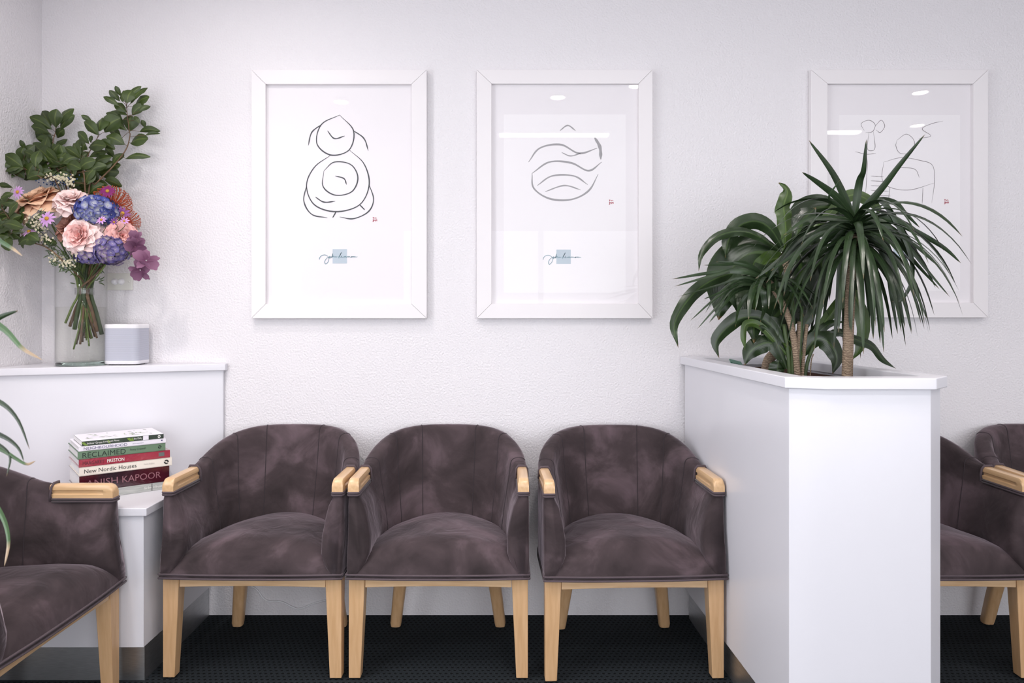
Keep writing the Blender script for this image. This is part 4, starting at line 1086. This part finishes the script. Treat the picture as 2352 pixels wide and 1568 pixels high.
branch('leafy branch stretching left against the left wall', c1, [(620,1150),(450,1060),(350,1000),(270,970),(230,930)],
 [(240,940,60,820,.6),(250,930,150,770,.5),(275,770,220,660,.4),(280,980,290,800,.35),(160,940,-10,915,.35),(265,1060,150,950,.6),(165,1035,45,1050,.5),(420,960,320,880,.5),(480,1030,300,1060,.5),(400,860,260,780,.4),(350,990,420,860,.5),(230,850,120,760,.5),(450,1020,380,900,.5),(300,960,180,870,.6)], 3.46, 3.50, extra=[(60, 900, 420, 1080, 14)])
branch('low leafy branch drooping to the lower left edge', c2, [(760,1150),(550,980),(330,890),(100,620),(20,500)],
 [(150,265,-20,240,.4),(160,335,15,400,.4),(20,530,60,410,.6),(110,610,205,455,.4),(270,665,265,480,.35),(60,700,-10,610,.6),(20,710,260,745,.35),(130,820,0,690,.4),(60,850,110,1010,.6),(220,950,400,880,.4),(330,940,470,870,.35),(250,880,90,860,.4),(235,850,275,985,.4),(0,560,-60,430,.5),(0,800,-40,1000,.6),(280,800,150,800,.5),(300,700,380,760,.5),(150,700,230,860,.5),(20,900,120,950,.5),(0,480,130,420,.5)], 3.40, 3.36, extra=[(-60, 450, 250, 900, 14), (350, 850, 620, 960, 5)])
# low fine leaves around the rim
r_ = empty('greenery_sprig', P(150, 575, 3.45), 'fine needle leaved greenery around the vase mouth', 'greenery')
g_ = MB(); gs = MB()
for i in range(90):
    x = rnd.uniform(110, 245); y = rnd.uniform(555, 600); q = P(x, y, 3.45+rnd.uniform(-.04, .08)); a = rnd.uniform(0, 2*PI)
    blade(g_, [q, q+V(.012*math.cos(a), -.003, .012*math.sin(a)), q+V(.028*math.cos(a+.2), -.004, .028*math.sin(a+.2))], .0042, 'x', n=5, nx=3)
for i in range(7): gs.tube(spline([NECK+V(rnd.uniform(-.02, .02), rnd.uniform(-.02, .02), -.2+.05*rnd.random()), NECK+V(rnd.uniform(-.012, .012), rnd.uniform(-.012, .012), 0), P(120+i*20, 575, 3.47)], 14), .0022, 6)
for i in range(14):
    q = P(rnd.choice([222, 226, 160, 216]), rnd.uniform(610, 650), 3.52); blade(g_, [q, q+V(.015, -.005, .004*rnd.uniform(-1, 2)), q+V(.032, -.01, .006*rnd.uniform(-2, 3))], .005, 'x', n=5, nx=3)
g_.build('leaves', M['leaf_small'], r_); gs.build('stem', M['stem'], r_)
# extra thick cut stems low in the vase
for i in range(9):
    x = 160+i*9; bt = P(150+i*10.5, 742+((i*37) % 30), 3.52+.012*((i*5) % 7)); nk = NECK+V((i-4)*.0045, ((i*3) % 5-2)*.006, rnd.uniform(-.005, .01))
    o = MB().tube(spline([NECK+V((i-4)*.012, 0, .11), nk, nk.lerp(bt, .5), bt], 16), .0045+.002*(i % 3), 8).build('cut_stem', M[['stem', 'stem_brown', 'stem_dark'][i % 3]], None, origin=bt)
    tag(o, 'thick cut flower stem fanning out in the water of the glass vase', 'flower stem', 'cut stems fanned out in the vase')
MBt = MB()
MBt.lathe([(.034, -.014), (.035, -.010), (.035, .010), (.034, .014), (.0335, .010), (.0335, -.010)], NECK, 24)
tag(MBt.build('tape_band', glassmix('clear_tape', 1.5, (.95, .95, .95, 1), .06), None, origin=NECK), 'clear tape wound round the flower stems inside the vase', 'tape')

# ------------------------------------------------------------------ planter plants
def c8(x, y): return (1520+x*.3189, 400+y*.3189)
def Q(x, y, d): p = c8(x, y); return P(p[0], p[1], d)
SZ = .985
def arch(mb, c, az, el, L_, droop, width, tw=0, n=14, mt=0):
    d = Vector((math.cos(az)*math.cos(el), math.sin(az)*math.cos(el), math.sin(el))); p = Vector(c); pts = [p.copy()]
    for i in range(7):
        d = (d+Vector((0, 0, -droop))).normalized(); p = p+d*L_/7; pts.append(p.copy())
    sd = Vector((-math.sin(az), math.cos(az), 0)); sd = Matrix.Rotation(tw, 3, Vector((math.cos(az), math.sin(az), 0))) @ sd
    blade(mb, pts, width, 'blade', n=n, side=sd, fold=.25, mat=mt, nx=3)
# tall spiky plant
dT = 2.78
tb = P(1945, 865, dT); tb.z = SZ-.02; crown = P(1962, 503, dT)
root = empty('dragon_tree', tb, 'tall spiky dragon tree with slim bare trunk at the front of the planter', 'plant')
tr = spline([tb, P(1946, 860, dT), P(1950, 740, dT), P(1956, 620, dT), crown+V(0, 0, -.05)], 24)
MB().tube(tr, [.0175-.004*i/23 for i in range(24)], 12).build('trunk', M['bark'], root)
fo = MB()
def pts_(lst, d0, d1): return [P(x, y, d0+(d1-d0)*i/(len(lst)-1)) for i, (x, y) in enumerate(lst)]
exp = [([(1962,503),(1918,405),(1858,322)], .026), ([(1962,503),(1974,420),(1984,390),(1990,320)], .024), ([(1962,503),(2020,440),(2070,375),(2125,308)], .024), ([(1962,503),(1925,455),(1880,420),(1842,395)], .025),
       ([(1964,500),(2010,462),(2055,465),(2080,490),(2113,523)], .022), ([(1964,503),(2030,500),(2110,535),(2170,570),(2207,604)], .022), ([(1964,506),(2020,508),(2080,545),(2156,612)], .02),
       ([(1966,510),(2030,510),(2090,570),(2130,620),(2182,682)], .018), ([(1964,508),(2040,530),(2100,600),(2158,664)], .018), ([(1966,508),(2040,540),(2080,600),(2105,670),(2132,737)], .022),
       ([(1962,503),(1918,465),(1905,450),(1930,412)], .012), ([(1960,500),(1900,520),(1840,560),(1780,605),(1735,640)], .026), ([(1960,502),(1890,525),(1830,580),(1770,622)], .022),
       ([(1962,510),(2035,560),(2060,660),(2079,754)], .022), ([(1962,510),(2030,580),(2048,680),(2062,767)], .020), ([(1962,512),(2000,600),(2016,700),(2022,787)], .024), ([(1962,512),(1990,600),(2002,690),(2006,779)], .026), ([(1960,512),(1964,600),(1956,690),(1952,760)], .028), ([(1958,512),(1935,590),(1925,690),(1915,800)], .026), ([(1956,510),(1905,580),(1885,680),(1870,776)], .026), ([(1955,508),(1890,560),(1855,620),(1838,700)], .026), ([(1955,506),(1870,545),(1820,600),(1800,680)], .024), ([(1950,506),(1850,540),(1800,590),(1760,650)], .022),
       ([(1962,503),(2020,455),(2085,560),(2096,640),(2070,690),(2048,692)], .020), ([(1962,503),(1900,500),(1850,505),(1800,540)], .020)]
for l, w_ in exp: blade(fo, pts_(l, dT, dT+rnd.uniform(-.16, .12)), w_*1.15, 'blade', n=18, roll=rnd.uniform(-.4, .4), fold=.25, nx=3)
for i in range(92):
    az = i*2.399; k = (i/91); el = .95-.95*k+rnd.uniform(-.15, .15)
    c_ = crown+V(0, 0, -.09*k); L_ = rnd.uniform(.34, .47)*(.85 if k < .3 else 1)
    if k < .3 and rnd.random() < .5: continue
    arch(fo, c_, az, el, L_, rnd.uniform(.24, .36)+.12*k, rnd.uniform(.020, .031), rnd.uniform(-.4, .4))
fo.build('foliage', M['leaf_spiky'], root)

# small spiky plant to the left
dS = 2.88
sc_ = Q(770, 760, dS); sb = P(1836, 870, dS+.02); sb.z = SZ-.02
root = empty('dragon_tree', sb, 'shorter spiky dragon tree leaning left low in the planter, tips past its edge', 'plant')
MB().tube(spline([sb, Q(960, 1250, dS), Q(900, 1000, dS), sc_], 18), .010, 10).build('trunk', M['bark'], root)
fo = MB()
for l, w_ in (([(770,760),(600,700),(350,710),(75,755)], .022), ([(770,760),(600,680),(400,720),(90,808)], .020), ([(760,740),(600,640),(480,650),(300,655)], .016), ([(760,740),(640,670),(520,640),(390,630)], .014),
              ([(750,800),(560,790),(380,900),(205,1055)], .014), ([(750,800),(540,800),(400,950),(255,1115)], .014), ([(750,810),(560,830),(440,950),(340,1070)], .018), ([(760,820),(640,850),(560,960),(530,1100)], .022),
              ([(760,820),(680,800),(640,900),(625,1045)], .032), ([(760,820),(730,830),(740,960),(710,1065)], .026), ([(770,810),(830,830),(860,900),(860,1015)], .028), ([(770,810),(860,800),(950,840),(1045,880)], .022),
              ([(760,800),(600,740),(400,800),(120,880)], .012), ([(760,790),(560,760),(420,850),(300,900)], .014), ([(770,780),(820,700),(830,740),(820,830)], .04)):
    blade(fo, [Q(x, y, dS-.14*i/(len(l)-1)*rnd.uniform(.5, 1.3)) for i, (x, y) in enumerate(l)], w_, 'blade', n=16, roll=rnd.uniform(-.3, .3), fold=.25, nx=3)
for i in range(22): arch(fo, sc_, rnd.uniform(0, 6.28), rnd.uniform(.1, .8), rnd.uniform(.16, .28), rnd.uniform(.22, .35), .018)
fo.build('foliage', M['leaf_spiky'], root)

# corn plant with broad leaves
dC = 3.02
cb0 = P(1757, 850, dC); cb0.z = SZ-.02
root = empty('corn_plant', cb0, 'broad leaved corn plant with leaning ringed trunk at the back of the planter', 'plant')
MB().tube(spline([cb0, P(1762, 838, dC), P(1783, 805, dC), P(1800, 765, dC), P(1818, 728, dC), P(1815, 660, dC), P(1803, 590, dC)], 30), [.018]*20+[.014]*10, 12).build('trunk', M['bark'], root)
corn = [
 ([(880,560),(895,420),(885,300),(880,220),(905,120),(845,60)], 88, 'leaf_light', .006, 0),
 ([(870,530),(790,400),(690,340),(580,360),(500,440),(470,520),(458,602)], 92, 'leaf_broad', .004, -.05),
 ([(850,550),(700,450),(560,410),(400,450),(290,570),(265,700)], 52, 'leaf_broad', .003, -.1),
 ([(840,570),(660,570),(520,680),(450,840),(410,1050)], 270, 'leaf_broad', .004, .02),
 ([(800,620),(640,680),(560,840),(545,1005)], 150, 'leaf_broad', .003, -.05),
 ([(830,640),(720,760),(670,960),(665,1215)], 210, 'leaf_broad', .004, -.12),
 ([(980,560),(1000,760),(880,960),(730,1110)], 280, 'leaf_broad', .004, -.1),
 ([(930,560),(980,420),(1060,270),(1200,235),(1320,300)], 170, 'leaf_broad', .004, .05),
 ([(960,620),(975,470),(1020,330),(1110,240)], 190, 'leaf_broad', .004, .02),
 ([(1080,420),(1240,250),(1330,165),(1410,150),(1510,200),(1565,250),(1535,315)], 70, 'leaf_light', .002, .08),
 ([(700,700),(480,720),(300,800),(170,930),(90,1090),(120,1252)], 76, 'leaf_broad', .004, -.12),
 ([(860,560),(760,540),(640,530),(520,640),(440,700)], 100, 'leaf_broad', .004, .05),
 ([(880,560),(1000,520),(1120,560),(1160,720),(1120,860)], 130, 'leaf_broad', .004, .05),
 ([(900,600),(1060,620),(1130,800),(1080,1010)], 120, 'leaf_broad', .004, .1),
 ([(860,600),(740,560),(690,640),(720,760)], 120, 'leaf_light', .003, .06),
 ([(900,640),(860,700),(820,800),(830,900)], 130, 'leaf_broad', .003, -.02),
 ([(880,560),(960,500),(1080,470),(1200,520)], 90, 'leaf_broad', .004, .1),
 ([(880,600),(780,620),(700,700),(640,830)], 110, 'leaf_light', .003, -.02),
]
for l, w_, mt, wav, dd in corn:
    lf = MB(); n = len(l)
    blade(lf, [Q(x, y, dC+dd*(i/(n-1))) for i, (x, y) in enumerate(l)], w_*.3189/F*dC*K*1.3, 'corn', n=24, roll=rnd.uniform(-.25, .25), fold=rnd.uniform(.15, .4), wave=wav, wn=4, nx=7)
    lf.build('leaf', M[mt], root)
# low strap leaved clump
dL = 2.90
lb = P(1852, 870, dL); lb.z = SZ-.005
root = empty('leafy_clump', lb, 'low clump of strap leaves and cut stalks rising from the planter soil between the trunks', 'plant')
sk = MB()
for (x0, y0, x1, y1, m_, r_k) in ((935,1460,935,1120,0,.006),(965,1460,990,1060,1,.007),(1000,1460,1045,1080,1,.006),(1010,1460,1095,1230,0,.006),(925,1460,880,1080,0,.007),(1060,1400,1092,1295,1,.002),(950,1460,940,900,0,.007),(980,1460,1010,950,0,.006)):
    s_o = MB().tube(spline([V(Q(x0, y0, dL).x, Q(x0, y0, dL).y, SZ-.01), Q((x0*2+x1)/3+4, (y0*2+y1)/3, dL), Q(x1, y1, dL)], 10), r_k, 7)
    s_o.build('stalk', M[['stem_dark', 'bark'][m_]], root)
for l, w_, mt in (([(930,1300),(760,1060),(600,1030),(500,1080),(420,1160),(388,1230),(415,1325)], 100, 'leaf_broad'), ([(880,1350),(800,1220),(700,1230),(630,1290),(598,1375)], 120, 'leaf_broad'),
                  ([(850,1450),(835,1400),(845,1330)], 110, 'leaf_broad'), ([(1020,1300),(1110,1190),(1200,1210),(1262,1320),(1230,1440)], 120, 'leaf_broad'),
                  ([(1000,1300),(1330,880),(1430,960),(1462,1120),(1430,1250),(1370,1340)], 100, 'leaf_light'), ([(1010,1300),(1250,1140),(1400,1190),(1520,1240),(1600,1340),(1690,1400)], 60, 'leaf_broad'),
                  ([(1010,1260),(1100,1170),(1200,1080),(1320,1060)], 55, 'leaf_broad'), ([(1000,1270),(1080,1230),(1190,1150),(1320,1160)], 45, 'leaf_broad'), ([(940,1400),(1040,1200),(1120,1100),(1170,1020)], 50, 'leaf_broad'),
                  ([(900,1300),(720,1100),(610,1080),(592,1180),(600,1270)], 50, 'leaf_light'), ([(980,1400),(960,1300),(900,1240),(870,1210)], 26, 'leaf_light'), ([(990,1380),(1010,1300),(980,1270),(900,1180)], 24, 'leaf_light'),
                  ([(900,1400),(820,1200),(760,1120),(700,1090)], 70, 'leaf_broad'), ([(930,1400),(1000,1150),(1080,1000),(1130,900)], 60, 'leaf_broad'), ([(960,1400),(900,1200),(800,1080),(760,1150),(760,1210)], 100, 'leaf_broad')):
    lf = MB(); n = len(l)
    dd = rnd.uniform(-.06, .06)
    blade(lf, [Q(x, y, dL+dd*(i/(n-1))) for i, (x, y) in enumerate(l)], w_*.3189/F*dL*K*1.15, 'corn', n=22, roll=rnd.uniform(-.3, .3), fold=.3, wave=.002, wn=3, nx=5)
    lf.build('leaf', M[mt], root)

# ------------------------------------------------------------------ foreground plant at the left edge
dG = 1.75
gb = V(-1.24, dG*K-D-.02, 0)
root = empty('potted_spiky_plant', gb, 'spiky plant at the left edge of the frame, only its arching brown tipped leaves visible', 'plant')
recalc(MB().lathe([(.001, 0), (.12, 0), (.15, .26), (.155, .28), (.14, .28), (.135, .25), (.001, .25)], gb, 32).build('pot', M['white_plastic'], root))
MB().tube([gb+V(0, 0, .25), gb+V(.01, 0, .7), gb+V(.02, .0, 1.17), gb+V(.04, 0, 1.40)], .016, 10).build('trunk', M['bark'], root)
fg = [([(-180,560),(-110,520),(-40,535),(20,566),(52,588)], .020, 'leaf_brown'), ([(-180,720),(-120,700),(-40,730),(10,758),(50,800),(98,827)], .026, 'leaf_brown'),
      ([(-150,780),(-60,760),(0,728),(42,713)], .022, 'leaf_broad'), ([(-150,900),(-60,910),(0,925),(40,965),(68,1032)], .020, 'leaf_broad'),
      ([(-150,960),(-60,980),(5,1002),(40,1028),(55,1060)], .018, 'leaf_broad'), ([(-140,1000),(-60,1010),(0,1032),(30,1050),(60,1066),(82,1058)], .016, 'leaf_brown'),
      ([(-120,1010),(-40,1010),(0,1025),(22,1050),(15,1094)], .016, 'leaf_broad'), ([(-120,1080),(-50,1120),(0,1180),(18,1240),(10,1300)], .022, 'leaf_brown')]
for l, w_, mt in fg:
    lf = MB(); blade(lf, [gb+V(.03, 0, 1.30 if l[0][1] < 850 else 1.06)]+[P(x, y, dG) for x, y in l], w_, 'blade', n=22, roll=.2, fold=.3, nx=5)
    lf.build('leaf', M[mt], root)
for o in bpy.data.objects:
    if '_o' in o: del o['_o']
